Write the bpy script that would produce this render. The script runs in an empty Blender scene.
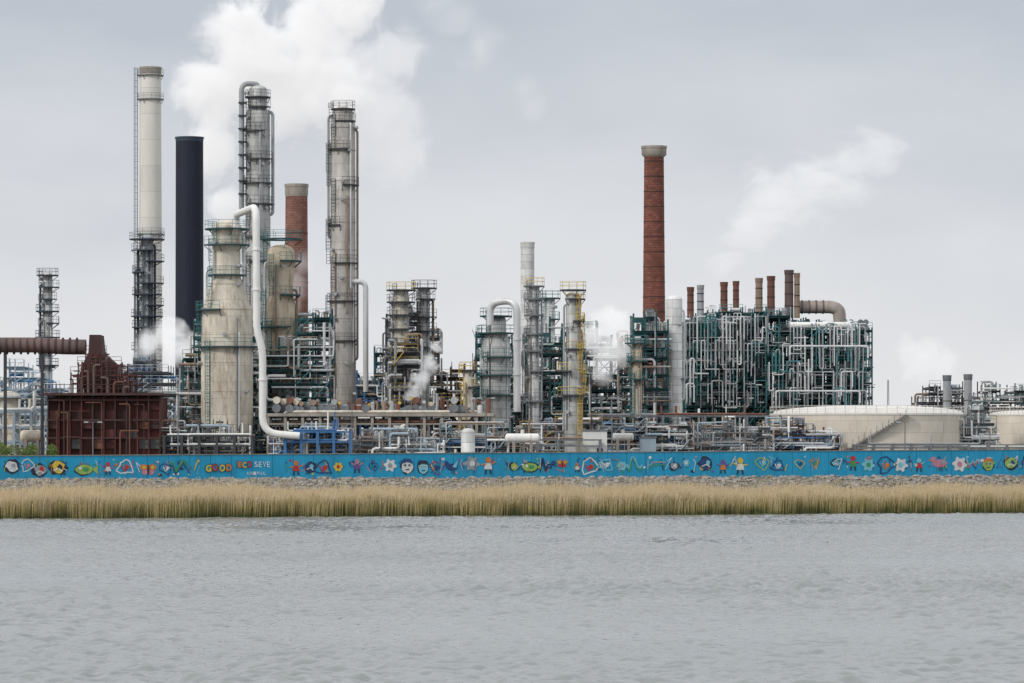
import bpy, bmesh, math, random
import numpy as np
from mathutils import Vector
random.seed(7); rng=np.random.default_rng(5)
F=4150.0; HC=5.6; HY=470.0; GZ=4.2
SC=bpy.context.scene
COL=SC.collection
def X(px,d): return (px-512)*d/F
def Z(py,d): return HC+(HY-py)*d/F

# ------------------------------------------------------------------ materials
MATS={}
def newmat(name):
    m=bpy.data.materials.new(name); m.use_nodes=True; nt=m.node_tree
    return m,nt,nt.nodes,nt.links,nt.nodes['Principled BSDF']
def M(name,col,rough=.6,metal=0.0,var=.3,rust=0.0,scale=.6,panel=None,rustcol=(.13,.055,.025)):
    m,nt,N,L,B=newmat(name)
    tc=N.new('ShaderNodeTexCoord'); mp=N.new('ShaderNodeMapping'); mp.inputs['Scale'].default_value=(1,1,.3)
    L.new(tc.outputs['Object'],mp.inputs['Vector'])
    n=N.new('ShaderNodeTexNoise'); n.inputs['Scale'].default_value=scale; n.inputs['Detail'].default_value=6; n.inputs['Roughness'].default_value=.7
    L.new(mp.outputs[0],n.inputs['Vector'])
    mr=N.new('ShaderNodeMapRange'); mr.inputs['From Min'].default_value=.3; mr.inputs['From Max'].default_value=.7
    mr.inputs['To Min'].default_value=1-var; mr.inputs['To Max'].default_value=1+var*.6
    L.new(n.outputs['Fac'],mr.inputs['Value'])
    vm=N.new('ShaderNodeVectorMath'); vm.operation='SCALE'; vm.inputs[0].default_value=col[:3]
    L.new(mr.outputs[0],vm.inputs['Scale'])
    out=vm.outputs[0]
    if panel:
        sx=N.new('ShaderNodeSeparateXYZ'); L.new(tc.outputs['Object'],sx.inputs[0])
        at=N.new('ShaderNodeMath'); at.operation='ARCTAN2'; L.new(sx.outputs[1],at.inputs[0]); L.new(sx.outputs[0],at.inputs[1])
        mu=N.new('ShaderNodeMath'); mu.operation='MULTIPLY'; mu.inputs[1].default_value=panel[0]; L.new(at.outputs[0],mu.inputs[0])
        cb=N.new('ShaderNodeCombineXYZ'); L.new(mu.outputs[0],cb.inputs[0]); L.new(sx.outputs[2],cb.inputs[1])
        br=N.new('ShaderNodeTexBrick'); br.inputs['Scale'].default_value=1
        br.inputs['Brick Width'].default_value=panel[1]; br.inputs['Row Height'].default_value=panel[2]
        br.inputs['Mortar Size'].default_value=panel[3]; br.inputs['Mortar Smooth'].default_value=.6
        br.inputs['Color1'].default_value=(1.1,1.1,1.1,1); br.inputs['Color2'].default_value=(panel[4],)*3+(1,); br.inputs['Mortar'].default_value=(panel[5],)*3+(1,)
        L.new(cb.outputs[0],br.inputs['Vector'])
        v2=N.new('ShaderNodeVectorMath'); v2.operation='MULTIPLY'; L.new(out,v2.inputs[0]); L.new(br.outputs['Color'],v2.inputs[1]); out=v2.outputs[0]
    if rust>0:
        n2=N.new('ShaderNodeTexNoise'); n2.inputs['Scale'].default_value=scale*1.7; n2.inputs['Detail'].default_value=8; n2.inputs['Roughness'].default_value=.75
        mp2=N.new('ShaderNodeMapping'); mp2.inputs['Scale'].default_value=(1,1,.22); mp2.inputs['Location'].default_value=(7,3,5)
        L.new(tc.outputs['Object'],mp2.inputs[0]); L.new(mp2.outputs[0],n2.inputs['Vector'])
        r2=N.new('ShaderNodeMapRange'); r2.inputs['From Min'].default_value=.62-.25*rust; r2.inputs['From Max'].default_value=.75-.15*rust; r2.inputs['To Max'].default_value=.8
        L.new(n2.outputs['Fac'],r2.inputs['Value'])
        mx=N.new('ShaderNodeMix'); mx.data_type='RGBA'; L.new(r2.outputs[0],mx.inputs['Factor']); L.new(out,mx.inputs['A']); mx.inputs['B'].default_value=rustcol+(1,)
        out=mx.outputs['Result']
    L.new(out,B.inputs['Base Color']); B.inputs['Roughness'].default_value=rough; B.inputs['Metallic'].default_value=metal
    MATS[name]=m; return m
PN=(2.0,2.4,1.25,.06,.80,.55)
M('clad_silver',(.52,.53,.52),.5,.15,.42,.32,panel=PN,rustcol=(.18,.13,.10))
M('clad_brown',(.43,.41,.385),.55,.1,.4,.32,panel=(2.0,4,1.9,.05,.9,.72),rustcol=(.18,.13,.10))
M('clad_beige',(.66,.61,.51),.6,0,.35,.42,panel=(2.0,3,2.2,.05,.9,.7),rustcol=(.27,.15,.08))
M('clad_rusty',(.58,.50,.38),.6,0,.4,.62,panel=(2.0,3,2.2,.05,.9,.7),rustcol=(.25,.13,.065))
M('clad_white',(.72,.73,.72),.5,0,.2,.15,panel=PN,rustcol=(.3,.25,.2))
M('teal',(.014,.075,.085),.6,0,.3,.12)
M('teal_light',(.04,.17,.18),.6,0,.3,.1)
M('dark_steel',(.045,.052,.062),.6,0,.3,.15)
M('navy_steel',(.035,.055,.085),.6,0,.3,.1)
M('grey_steel',(.17,.19,.21),.6,.1,.3,.3)
M('rust',(.19,.085,.06),.8,0,.5,.3)
M('rust_dark',(.065,.032,.03),.8,0,.4,.2)
M('furnace_red',(.115,.027,.025),.7,0,.65,.5,scale=.5,rustcol=(.045,.026,.024))
M('duct_brown',(.14,.095,.09),.7,0,.4,.3)
M('duct_beige',(.36,.31,.28),.7,0,.4,.3)
M('casing',(.055,.068,.075),.7,0,.5,.35,scale=.5,rustcol=(.05,.04,.035))  # colour darkened to put shaded depth behind the pipes
M('pipe_silver',(.66,.67,.68),.4,.15,.25,.12)
M('pipe_grey',(.38,.40,.42),.5,.1,.3,.2)
M('pipe_white',(.82,.82,.80),.45,0,.14,.06)
M('pipe_brown',(.30,.215,.16),.65,0,.35,.3)
M('pipe_teal',(.04,.18,.20),.5,0,.2)
M('yellow',(.66,.48,.10),.6,0,.2,.05)
M('blue_paint',(.045,.16,.36),.55,0,.2,.08)
M('light_blue',(.36,.46,.54),.6,0,.2,.1)
M('red_paint',(.24,.05,.04),.6,0,.3,.2)
M('concrete',(.36,.33,.29),.85,0,.3,.25)
M('concrete_white',(.66,.65,.61),.8,0,.14,.0,scale=.15,panel=(3,50,5.0,.07,.95,.78))
M('brick',(.24,.085,.06),.85,0,.3,.15,scale=.5,panel=(2.2,1.1,.42,.07,.62,.55),rustcol=(.09,.04,.03))
M('brick_pale',(.27,.13,.10),.85,0,.25,.1,scale=.5,panel=(2.2,1.1,.42,.07,.7,.6))
M('black_stack',(.006,.011,.028),.75,0,.3,.0,panel=(2.4,.6,60,.05,.8,1.7))
M('tank_cream',(.68,.62,.53),.65,0,.14,.25,scale=.35,panel=(14,4.5,1.7,.05,.93,.8),rustcol=(.38,.27,.19))
M('tank_roof',(.74,.72,.68),.65,0,.12,.1,scale=.2)
M('white_wall',(.72,.72,.70),.7,0,.15,.1)
M('glass_dark',(.02,.03,.04),.15)
M('roof_grey',(.12,.125,.13),.8)
M('wall_blue',(.010,.32,.56),.6,0,.22,0,scale=.5)
M('coping',(.30,.27,.22),.85)
for n,c in dict(p_red=(.50,.035,.035),p_yellow=(.66,.49,.06),p_green=(.05,.32,.10),p_white=(.68,.71,.72),p_pink=(.55,.22,.30),p_orange=(.58,.2,.05),p_black=(.02,.025,.04),p_navy=(.015,.06,.2),p_cyan=(.2,.55,.68),p_grey=(.3,.34,.38),p_purple=(.16,.08,.28),p_lime=(.3,.48,.12)).items():
    M(n,c,.6,0,.3,scale=2.5)

# ------------------------------------------------------------------ mesh builder
class MB:
    def __init__(s): s.v=[];s.f=[];s.m=[];s.mats=[]
    def mi(s,mat):
        if mat not in s.mats: s.mats.append(mat)
        return s.mats.index(mat)
    def add(s,vs,fs,mat):
        o=len(s.v); s.v.extend(vs); k=s.mi(mat)
        for f in fs: s.f.append([i+o for i in f]); s.m.append(k)
    def box(s,x0,x1,y0,y1,z0,z1,mat):
        vs=[(x0,y0,z0),(x1,y0,z0),(x1,y1,z0),(x0,y1,z0),(x0,y0,z1),(x1,y0,z1),(x1,y1,z1),(x0,y1,z1)]
        s.add(vs,[(3,2,1,0),(4,5,6,7),(0,1,5,4),(1,2,6,5),(2,3,7,6),(3,0,4,7)],mat)
    def tube(s,p0,p1,r0,r1,n,mat,caps=True,rot=0):
        a=Vector(p0); b=Vector(p1); t=(b-a)
        if t.length<1e-6: return
        t.normalize(); up=Vector((0,0,1)) if abs(t.z)<.95 else Vector((1,0,0))
        u=t.cross(up).normalized(); w=t.cross(u).normalized()
        vs=[]
        for c,r in ((a,r0),(b,r1)):
            for i in range(n):
                q=2*math.pi*(i+rot)/n; vs.append(tuple(c+u*(math.cos(q)*r)+w*(math.sin(q)*r)))
        fs=[(i,(i+1)%n,n+(i+1)%n,n+i) for i in range(n)]
        if caps: fs+= [tuple(range(n-1,-1,-1)),tuple(range(n,2*n))]
        s.add(vs,fs,mat)
    def beam(s,p0,p1,w,mat,n=4): s.tube(p0,p1,w*.7,w*.7,n,mat,False,.5)
    def pipe(s,pts,r,mat,n=10,bend=None):
        bend=bend or r*3; pts=[Vector(p) for p in pts]; path=[pts[0]]
        for i in range(1,len(pts)-1):
            p=pts[i]; a=pts[i-1]-p; b=pts[i+1]-p
            if a.length<1e-4 or b.length<1e-4: continue
            k=min(bend,a.length*.49,b.length*.49); A=p+a.normalized()*k; B=p+b.normalized()*k
            for j in range(6):
                t=j/5; path.append(A*(1-t)**2+p*(2*t*(1-t))+B*t*t)
        path.append(pts[-1])
        q=[path[0]]
        for p in path[1:]:
            if (p-q[-1]).length>1e-4: q.append(p)
        path=q
        if len(path)<2: return
        t0=(path[1]-path[0]).normalized(); up=Vector((0,0,1)) if abs(t0.z)<.9 else Vector((1,0,0))
        u=t0.cross(up).normalized(); vs=[]; m=len(path)
        for i,p in enumerate(path):
            t=(path[min(i+1,m-1)]-path[max(i-1,0)]).normalized()
            u=(u-t*u.dot(t)).normalized(); w=t.cross(u)
            for j in range(n):
                a=2*math.pi*j/n; vs.append(tuple(p+u*(math.cos(a)*r)+w*(math.sin(a)*r)))
        fs=[]
        for i in range(m-1):
            for j in range(n):
                fs.append((i*n+j,i*n+(j+1)%n,(i+1)*n+(j+1)%n,(i+1)*n+j))
        fs+=[tuple(range(n-1,-1,-1)),tuple(range((m-1)*n,m*n))]
        s.add(vs,fs,mat)
    def lathe(s,cx,cy,prof,mat,n=24):
        vs=[];m=len(prof)
        for r,z in prof:
            for j in range(n):
                a=2*math.pi*j/n; vs.append((cx+math.cos(a)*max(r,.001),cy+math.sin(a)*max(r,.001),z))
        fs=[(i*n+j,i*n+(j+1)%n,(i+1)*n+(j+1)%n,(i+1)*n+j) for i in range(m-1) for j in range(n)]
        s.add(vs,fs,mat)
    def drum(s,p0,p1,r,mat,n=16):
        a=Vector(p0);b=Vector(p1);t=(b-a).normalized(); s.tube(a,b,r,r,n,mat,False)
        for c,sg in ((a,-1),(b,1)):
            pr=r; pc=c
            for q in (30,60,88):
                nr=r*math.cos(math.radians(q)); nc=c+t*(sg*r*.5*math.sin(math.radians(q)))
                s.tube(pc,nc,pr,nr,n,mat,False); pr=nr;pc=nc
    def rail(s,p0,p1,mat,h=1.1,step=1.6,w=.06):
        a=Vector(p0);b=Vector(p1);L=(b-a).length;k=max(1,int(L/step))
        for i in range(k+1):
            p=a.lerp(b,i/k); s.beam(p,p+Vector((0,0,h)),w,mat,3)
        for hh in (h,h*.55): s.beam(a+Vector((0,0,hh)),b+Vector((0,0,hh)),w,mat,3)
    def ringplat(s,cx,cy,r,z,w,mat,rail,a0=0,a1=360,n=18):
        A=[math.radians(a0+(a1-a0)*i/n) for i in range(n+1)]
        vs=[];fs=[]
        for a in A:
            c,si=math.cos(a),math.sin(a)
            vs+= [(cx+c*r,cy+si*r,z),(cx+c*(r+w),cy+si*(r+w),z),(cx+c*(r+w),cy+si*(r+w),z+.18),(cx+c*r,cy+si*r,z+.18)]
        for i in range(n):
            o=i*4
            for k in range(4): fs.append((o+k,o+(k+1)%4,o+4+(k+1)%4,o+4+k))
        s.add(vs,fs,mat)
        R=r+w-.05
        for i,a in enumerate(A):
            p=(cx+math.cos(a)*R,cy+math.sin(a)*R,z+.15)
            if i%2==0: s.beam(p,(p[0],p[1],z+1.25),.045,rail,3)
            if i%4==0: s.beam((cx+math.cos(a)*r,cy+math.sin(a)*r,z-.8),(p[0],p[1],z),.08,mat,3)
            if i<n:
                b=A[i+1]
                for h in (.75,1.25):
                    s.beam((p[0],p[1],z+h),(cx+math.cos(b)*R,cy+math.sin(b)*R,z+h),.045,rail,3)
    def ladder(s,x,y,z0,z1,mat,w=.5,cage=True):
        for dx in (-w/2,w/2): s.beam((x+dx,y,z0),(x+dx,y,z1),.06,mat,3)
        z=z0
        while z<z1: s.beam((x-w/2,y,z),(x+w/2,y,z),.05,mat,3); z+=.45
        if cage:
            for dx,dy in ((-.35,-.35),(0,-.7),(.35,-.35)): s.beam((x+dx,y+dy,z0+2),(x+dx,y+dy,z1),.045,mat,3)
            z=z0+2
            while z<z1:
                q=[(x-w/2,y,z),(x-.35,y-.35,z),(x,y-.7,z),(x+.35,y-.35,z),(x+w/2,y,z)]
                for i in range(4): s.beam(q[i],q[i+1],.045,mat,3)
                z+=1.2

def mkobj(name,mb,origin,parent=None,pbase=(0,0,0)):
    me=bpy.data.meshes.new(name)
    o=Vector(origin)
    me.from_pydata([(a-o.x,b-o.y,c-o.z) for a,b,c in mb.v],[],mb.f)
    for m in mb.mats: me.materials.append(MATS[m])
    me.polygons.foreach_set('material_index',mb.m)
    me.polygons.foreach_set('use_smooth',[True]*len(mb.f))
    me.update()
    me.set_sharp_from_angle(angle=math.radians(50))
    ob=bpy.data.objects.new(name,me); COL.objects.link(ob)
    ob.location=o-Vector(pbase)
    if parent: ob.parent=parent
    return ob
class Thing:
    def __init__(s,name,label,cat,base,group=None):
        s.e=bpy.data.objects.new(name,None); s.e.location=base; s.base=tuple(base); COL.objects.link(s.e)
        s.e.empty_display_size=.5
        s.e['label']=label; s.e['category']=cat
        if group: s.e['group']=group
    def part(s,name,mb,label=None,own=False):
        if not mb.v: return None
        o=s.base
        if own:
            a=np.array(mb.v); c=a.mean(0); o=(float(c[0]),float(c[1]),float(a[:,2].min()))
        ob=mkobj(name,mb,o,s.e,s.base)
        if label: ob['label']=label
        return ob

# ------------------------------------------------------------------ world
w=bpy.data.worlds.new('World'); SC.world=w; w.use_nodes=True
N=w.node_tree.nodes; L=w.node_tree.links; bg=N['Background']
SUN_EL=34; SUN_ROT=228
sky=N.new('ShaderNodeTexSky'); sky.sky_type='NISHITA'; sky.sun_disc=False; sky.sun_elevation=math.radians(SUN_EL); sky.sun_rotation=math.radians(SUN_ROT)
tc=N.new('ShaderNodeTexCoord'); sx=N.new('ShaderNodeSeparateXYZ'); L.new(tc.outputs['Generated'],sx.inputs[0])
mp=N.new('ShaderNodeMapping'); mp.inputs['Scale'].default_value=(1,1,2.4); mp.inputs['Rotation'].default_value=(0,.15,0); L.new(tc.outputs['Generated'],mp.inputs[0])
ns=N.new('ShaderNodeTexNoise'); ns.inputs['Scale'].default_value=11; ns.inputs['Detail'].default_value=5; ns.inputs['Roughness'].default_value=.52; L.new(mp.outputs[0],ns.inputs['Vector'])
ad=N.new('ShaderNodeMath'); ad.operation='MULTIPLY_ADD'; ad.inputs[1].default_value=.10; L.new(ns.outputs['Fac'],ad.inputs[0]); 
L.new(sx.outputs[2],ad.inputs[2])
rp=N.new('ShaderNodeValToRGB'); L.new(ad.outputs[0],rp.inputs[0]); cr=rp.color_ramp
cr.elements[0].position=.0; cr.elements[0].color=(.86,.85,.85,1)
cr.elements[1].position=1; cr.elements[1].color=(1,1,1,1)
for p,c in ((.06,(.80,.80,.815,1)),(.11,(.675,.695,.735,1)),(.165,(.505,.54,.60,1)),(.25,(.60,.62,.66,1)),(.5,(.92,.94,.97,1))):
    e=cr.elements.new(p); e.color=c
sc=N.new('ShaderNodeVectorMath'); sc.operation='SCALE'; sc.inputs['Scale'].default_value=10.3; L.new(rp.outputs[0],sc.inputs[0])
mx=N.new('ShaderNodeMix'); mx.data_type='RGBA'; mx.inputs['Factor'].default_value=.95
L.new(sky.outputs[0],mx.inputs['A']); L.new(sc.outputs[0],mx.inputs['B']); L.new(mx.outputs['Result'],bg.inputs[0]); bg.inputs[1].default_value=.1
sl=bpy.data.lights.new('sun','SUN'); sl.energy=1.5; sl.angle=math.radians(10); sl.color=(1,.95,.88)
so=bpy.data.objects.new('sun',sl); COL.objects.link(so)
az=math.radians(SUN_ROT); el=math.radians(SUN_EL)
dirv=Vector((math.sin(az)*math.cos(el),math.cos(az)*math.cos(el),math.sin(el)))
so.rotation_euler=dirv.to_track_quat('Z','Y').to_euler()

cam=bpy.data.cameras.new('camera'); co=bpy.data.objects.new('camera',cam); COL.objects.link(co)
co.location=(0,0,HC); co.rotation_euler=(math.radians(90),0,0); cam.sensor_width=36; cam.lens=F*36/1024
cam.shift_y=(HY-341.5)/1024; cam.clip_start=1; cam.clip_end=20000; SC.camera=co
SC.view_settings.view_transform='Standard'; SC.view_settings.look='None'; SC.view_settings.exposure=0

# ------------------------------------------------------------------ ground / water
SA,SB=504.9,.5276; WA=532.0
def crest(x): return 4.4+min(max((x+60)/130,-.5),1.5)*.38
ts=[(-6000,-4),(-30,-2.5),(0,-.05),(3,.35),(8,1.0),(14,2.2),(20,3.4),(25.5,0),(30,0),(36,-1),(300,-1),(1500,-1),(9000,-1)]
xs=[-3000,-1000,-400]+list(range(-200,201,10))+[400,1000,3000]
mb=MB(); vs=[];
for t,z in ts:
    for x in xs:
        zz=z
        if t in (25.5,30): zz=crest(x)
        elif z==-1: zz=GZ
        elif 3<t<22: zz=z+random.uniform(-.12,.12)
        vs.append((x,SA+SB*x+t,zz))
n=len(xs); fs=[(i*n+j,i*n+j+1,(i+1)*n+j+1,(i+1)*n+j) for i in range(len(ts)-1) for j in range(n-1)]
m,nt,N,L,B=newmat('bank_soil'); n1=N.new('ShaderNodeTexNoise'); n1.inputs['Scale'].default_value=1.3; n1.inputs['Detail'].default_value=8
tc=N.new('ShaderNodeTexCoord'); L.new(tc.outputs['Object'],n1.inputs['Vector']); r=N.new('ShaderNodeValToRGB'); L.new(n1.outputs[0],r.inputs[0])
r.color_ramp.elements[0].position=.3; r.color_ramp.elements[0].color=(.09,.08,.06,1); r.color_ramp.elements[1].position=.7; r.color_ramp.elements[1].color=(.30,.26,.2,1)
L.new(r.outputs[0],B.inputs['Base Color']); B.inputs['Roughness'].default_value=.95; MATS['bank_soil']=m
mb.add(vs,fs,'bank_soil'); g=mkobj('ground',mb,(0,0,0)); g['kind']='structure'; g['label']='river bank and plant yard of brown soil'
m,nt,N,L,B=newmat('water')
tc=N.new('ShaderNodeTexCoord')
def nz(scale,map_,det,rough=.6):
    mp=N.new('ShaderNodeMapping'); mp.inputs['Scale'].default_value=map_; L.new(tc.outputs['Object'],mp.inputs[0])
    n=N.new('ShaderNodeTexNoise'); n.inputs['Scale'].default_value=scale; n.inputs['Detail'].default_value=det; n.inputs['Roughness'].default_value=rough; L.new(mp.outputs[0],n.inputs['Vector']); return n
c_=nz(.02,(.5,2.2,1),4)
rr=N.new('ShaderNodeValToRGB'); L.new(c_.outputs[0],rr.inputs[0]); rr.color_ramp.elements[0].position=.35; rr.color_ramp.elements[1].position=.7
rr.color_ramp.elements[0].color=(.225,.245,.25,1); rr.color_ramp.elements[1].color=(.265,.285,.29,1)
L.new(rr.outputs[0],B.inputs['Base Color']); B.inputs['Roughness'].default_value=.1; B.inputs['IOR'].default_value=1.33
nrow,ncol=2400,640
yy=92*np.exp(np.linspace(0,np.log(575/92),nrow)); uu=np.linspace(-1,1,ncol)
YY=np.repeat(yy[:,None],ncol,1); XX=uu[None,:]*(.140*yy[:,None]+5)
dy=np.gradient(yy)[:,None]; ZZ=np.zeros_like(XX)
for i in range(64):
    lam=.4*(2.2/.4)**rng.random(); th=rng.normal(1.0,.65); k=2*math.pi/lam; amp=.0105*lam
    att=np.clip((lam/(2.2*dy))-.5,0,1)
    ph_=k*(XX*math.cos(th)+YY*math.sin(th))+rng.uniform(0,6.28)+.8*np.sin(XX*.35+i)+.8*np.sin(YY*.2+2*i)
    ZZ+=amp*att*(1.6*(1-np.abs(np.sin(ph_/2)))-.55 if i%2 else np.sin(ph_))
gust=1+.3*np.sin(XX*.09+YY*.031)+.25*np.sin(XX*.05-YY*.07+2)
ZZ*=gust
V=np.stack([XX,YY,ZZ],-1).reshape(-1,3)
I=(np.arange(nrow-1)[:,None]*ncol+np.arange(ncol-1)[None,:]).ravel()
Q=np.stack([I,I+1,I+ncol+1,I+ncol],-1)
base=len(V); V=np.concatenate([V,[(-3000,-3000,-.25),(3000,-3000,-.25),(3000,9000,-.25),(-3000,9000,-.25)]]); Q=np.concatenate([Q,[(base,base+1,base+2,base+3)]])
me=bpy.data.meshes.new('water'); me.vertices.add(len(V)); me.vertices.foreach_set('co',V.astype(np.float32).ravel())
me.loops.add(len(Q)*4); me.loops.foreach_set('vertex_index',Q.astype(np.int32).ravel()); me.polygons.add(len(Q)); me.polygons.foreach_set('loop_start',np.arange(len(Q),dtype=np.int32)*4)
me.polygons.foreach_set('use_smooth',[True]*len(Q)); me.update(calc_edges=True); me.materials.append(m)
g=bpy.data.objects.new('water',me); COL.objects.link(g); g['kind']='structure'; g['label']='rippled grey river water'

def stuff(name,label,V,Fc,mat):
    me=bpy.data.meshes.new(name); me.from_pydata(V.tolist(),[],Fc); me.materials.append(mat); me.update()
    ob=bpy.data.objects.new(name,me); COL.objects.link(ob); ob['kind']='stuff'; ob['label']=label; ob['category']=name.replace('_',' '); return ob
def blades(n,t0,t1,h0,h1,wd,zf):
    x=rng.uniform(-75,85,n); t=t0+(t1-t0)*rng.random(n)
    clump=.5*np.sin(x*.35+1)+.35*np.sin(x*1.13+t)+.3*np.sin(x*3.1+2*t)+.35*np.sin(x*.12)
    h=h0+(h1-h0)*np.clip(.5+.28*clump+rng.normal(0,.2,n),0,1.25); y=SA+SB*x+t+.4*np.sin(x*.7)
    z=zf(t); lx=rng.normal(0,.22,n)+.15; ly=rng.normal(0,.2,n)
    w_=wd*(.6+.8*rng.random(n))
    V=np.zeros((n,5,3))
    V[:,0]=np.c_[x-w_,y,z];V[:,1]=np.c_[x+w_,y,z]
    V[:,2]=np.c_[x+w_*.9+lx*.3,y+ly*.4,z+h*.62];V[:,3]=np.c_[x-w_*.9+lx*.3,y+ly*.4,z+h*.62]
    V[:,4]=np.c_[x+lx,y+ly,z+h]
    fs=[]
    for i in range(n): o=i*5; fs.append((o,o+1,o+2,o+3)); fs.append((o+3,o+2,o+4))
    return V.reshape(-1,3),fs
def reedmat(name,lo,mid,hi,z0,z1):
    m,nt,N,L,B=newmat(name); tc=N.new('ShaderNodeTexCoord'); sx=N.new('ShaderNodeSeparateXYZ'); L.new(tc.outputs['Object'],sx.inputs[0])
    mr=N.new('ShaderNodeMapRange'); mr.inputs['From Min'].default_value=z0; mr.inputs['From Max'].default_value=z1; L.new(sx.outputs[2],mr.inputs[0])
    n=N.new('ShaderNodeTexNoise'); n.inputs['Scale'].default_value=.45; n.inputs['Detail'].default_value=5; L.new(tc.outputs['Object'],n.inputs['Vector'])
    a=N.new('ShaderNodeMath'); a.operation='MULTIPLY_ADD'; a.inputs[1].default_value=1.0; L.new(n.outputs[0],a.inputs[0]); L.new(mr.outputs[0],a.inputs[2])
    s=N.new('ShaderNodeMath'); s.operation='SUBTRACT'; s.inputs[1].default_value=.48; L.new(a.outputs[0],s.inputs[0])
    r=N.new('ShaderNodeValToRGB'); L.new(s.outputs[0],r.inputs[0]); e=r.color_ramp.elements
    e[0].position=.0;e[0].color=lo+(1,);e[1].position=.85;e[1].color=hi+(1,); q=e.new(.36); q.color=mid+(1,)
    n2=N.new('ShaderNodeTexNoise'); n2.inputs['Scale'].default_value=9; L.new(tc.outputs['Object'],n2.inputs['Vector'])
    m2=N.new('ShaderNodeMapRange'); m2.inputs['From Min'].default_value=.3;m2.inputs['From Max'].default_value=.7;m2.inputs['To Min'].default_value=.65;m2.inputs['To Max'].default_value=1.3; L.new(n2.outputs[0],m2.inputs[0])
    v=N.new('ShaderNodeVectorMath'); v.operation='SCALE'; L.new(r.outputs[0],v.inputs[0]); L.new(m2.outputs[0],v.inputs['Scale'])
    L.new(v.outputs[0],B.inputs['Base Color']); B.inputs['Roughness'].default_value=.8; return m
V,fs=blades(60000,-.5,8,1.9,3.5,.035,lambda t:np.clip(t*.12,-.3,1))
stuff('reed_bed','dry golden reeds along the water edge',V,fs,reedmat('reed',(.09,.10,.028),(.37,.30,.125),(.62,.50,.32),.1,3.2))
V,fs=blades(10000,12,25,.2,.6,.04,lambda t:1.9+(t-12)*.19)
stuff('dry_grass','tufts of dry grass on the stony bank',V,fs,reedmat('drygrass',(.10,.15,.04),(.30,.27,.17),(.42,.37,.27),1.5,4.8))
ph=(1+5**.5)/2
ico=np.array([(-1,ph,0),(1,ph,0),(-1,-ph,0),(1,-ph,0),(0,-1,ph),(0,1,ph),(0,-1,-ph),(0,1,-ph),(ph,0,-1),(ph,0,1),(-ph,0,-1),(-ph,0,1)])/1.9
icf=[(0,11,5),(0,5,1),(0,1,7),(0,7,10),(0,10,11),(1,5,9),(5,11,4),(11,10,2),(10,7,6),(7,1,8),(3,9,4),(3,4,2),(3,2,6),(3,6,8),(3,8,9),(4,9,5),(2,4,11),(6,2,10),(8,6,7),(9,8,1)]
nr=8000; V=[];fs=[]
for i in range(nr):
    x=rng.uniform(-75,85); t=rng.uniform(9,25.8); z=np.interp(t,[8,14,20,25.5],[1,2.2,3.4,crest(x)])+.06
    s=rng.uniform(.13,.40); q=ico*s*rng.uniform(.7,1.25,(12,1))*np.array([rng.uniform(.8,1.5),1,rng.uniform(.5,.9)])+np.array([x,SA+SB*x+t,z])
    o=len(V)*12; V.append(q); fs+=[(a+o,b+o,c+o) for a,b,c in icf]
m,nt,N,L,B=newmat('riprap'); tc=N.new('ShaderNodeTexCoord'); n=N.new('ShaderNodeTexNoise'); n.inputs['Scale'].default_value=1.8; n.inputs['Detail'].default_value=6; L.new(tc.outputs['Object'],n.inputs['Vector'])
r=N.new('ShaderNodeValToRGB'); L.new(n.outputs[0],r.inputs[0]); r.color_ramp.elements[0].position=.3; r.color_ramp.elements[0].color=(.13,.12,.11,1); r.color_ramp.elements[1].position=.7; r.color_ramp.elements[1].color=(.44,.41,.37,1)
L.new(r.outputs[0],B.inputs['Base Color']); B.inputs['Roughness'].default_value=.9
stuff('riprap_stones','grey rubble stones covering the upper bank',np.concatenate(V),fs,m)

# ------------------------------------------------------------------ flood wall + mural
def wy(x): return WA+SB*x
wall=Thing('flood_wall','long bright blue concrete flood wall painted with cartoons','wall',(0,wy(0),crest(0)))
mb=MB(); xs=np.linspace(-72,82,63)
def wtop(x): return 7.26+(x+61.6)/(61.6+70.2)*(8.36-7.26)
wn=Vector((SB,-1,0)).normalized()
f=lambda x,o:(x+wn.x*o,wy(x)+wn.y*o)
for i in range(len(xs)-1):
    a,b=xs[i]+.02,xs[i+1]-.02
    q=[f(a,0),f(b,0),f(b,-.4),f(a,-.4)]
    vs=[(p[0],p[1],z(p[0])) for z in (lambda x:crest(x)-.6,wtop) for p in q]
    mb.add(vs,[(3,2,1,0),(4,5,6,7),(0,1,5,4),(1,2,6,5),(2,3,7,6),(3,0,4,7)],'wall_blue')
wall.part('wall_panel',mb)
mb=MB()
for i in range(len(xs)-1):
    a,b=xs[i],xs[i+1]
    q=[f(a,.08),f(b,.08),f(b,-.48),f(a,-.48)]
    vs=[(p[0],p[1],wtop(p[0])+dz) for dz in (.003,.10) for p in q]
    mb.add(vs,[(3,2,1,0),(4,5,6,7),(0,1,5,4),(1,2,6,5),(2,3,7,6),(3,0,4,7)],'coping')
wall.part('coping',mb)
def wp(px,py,layer):
    k=(px-512)/F; y=WA/(1-SB*k); x=k*y; z=HC+(HY-py)*y/F; o=.03+layer*.02
    return (x+wn.x*o,y+wn.y*o,z)
mur=MB()
def poly(pts,mat,layer): mur.add([wp(a,b,layer) for a,b in pts],[tuple(range(len(pts)))[::-1]],mat)
def ell(cx,cy,rx,ry,mat,l,n=14,jit=.12): poly([(cx+rx*math.cos(2*math.pi*i/n)*(1+random.uniform(-jit,jit)),cy+ry*math.sin(2*math.pi*i/n)*(1+random.uniform(-jit,jit))) for i in range(n)],mat,l)
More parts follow.
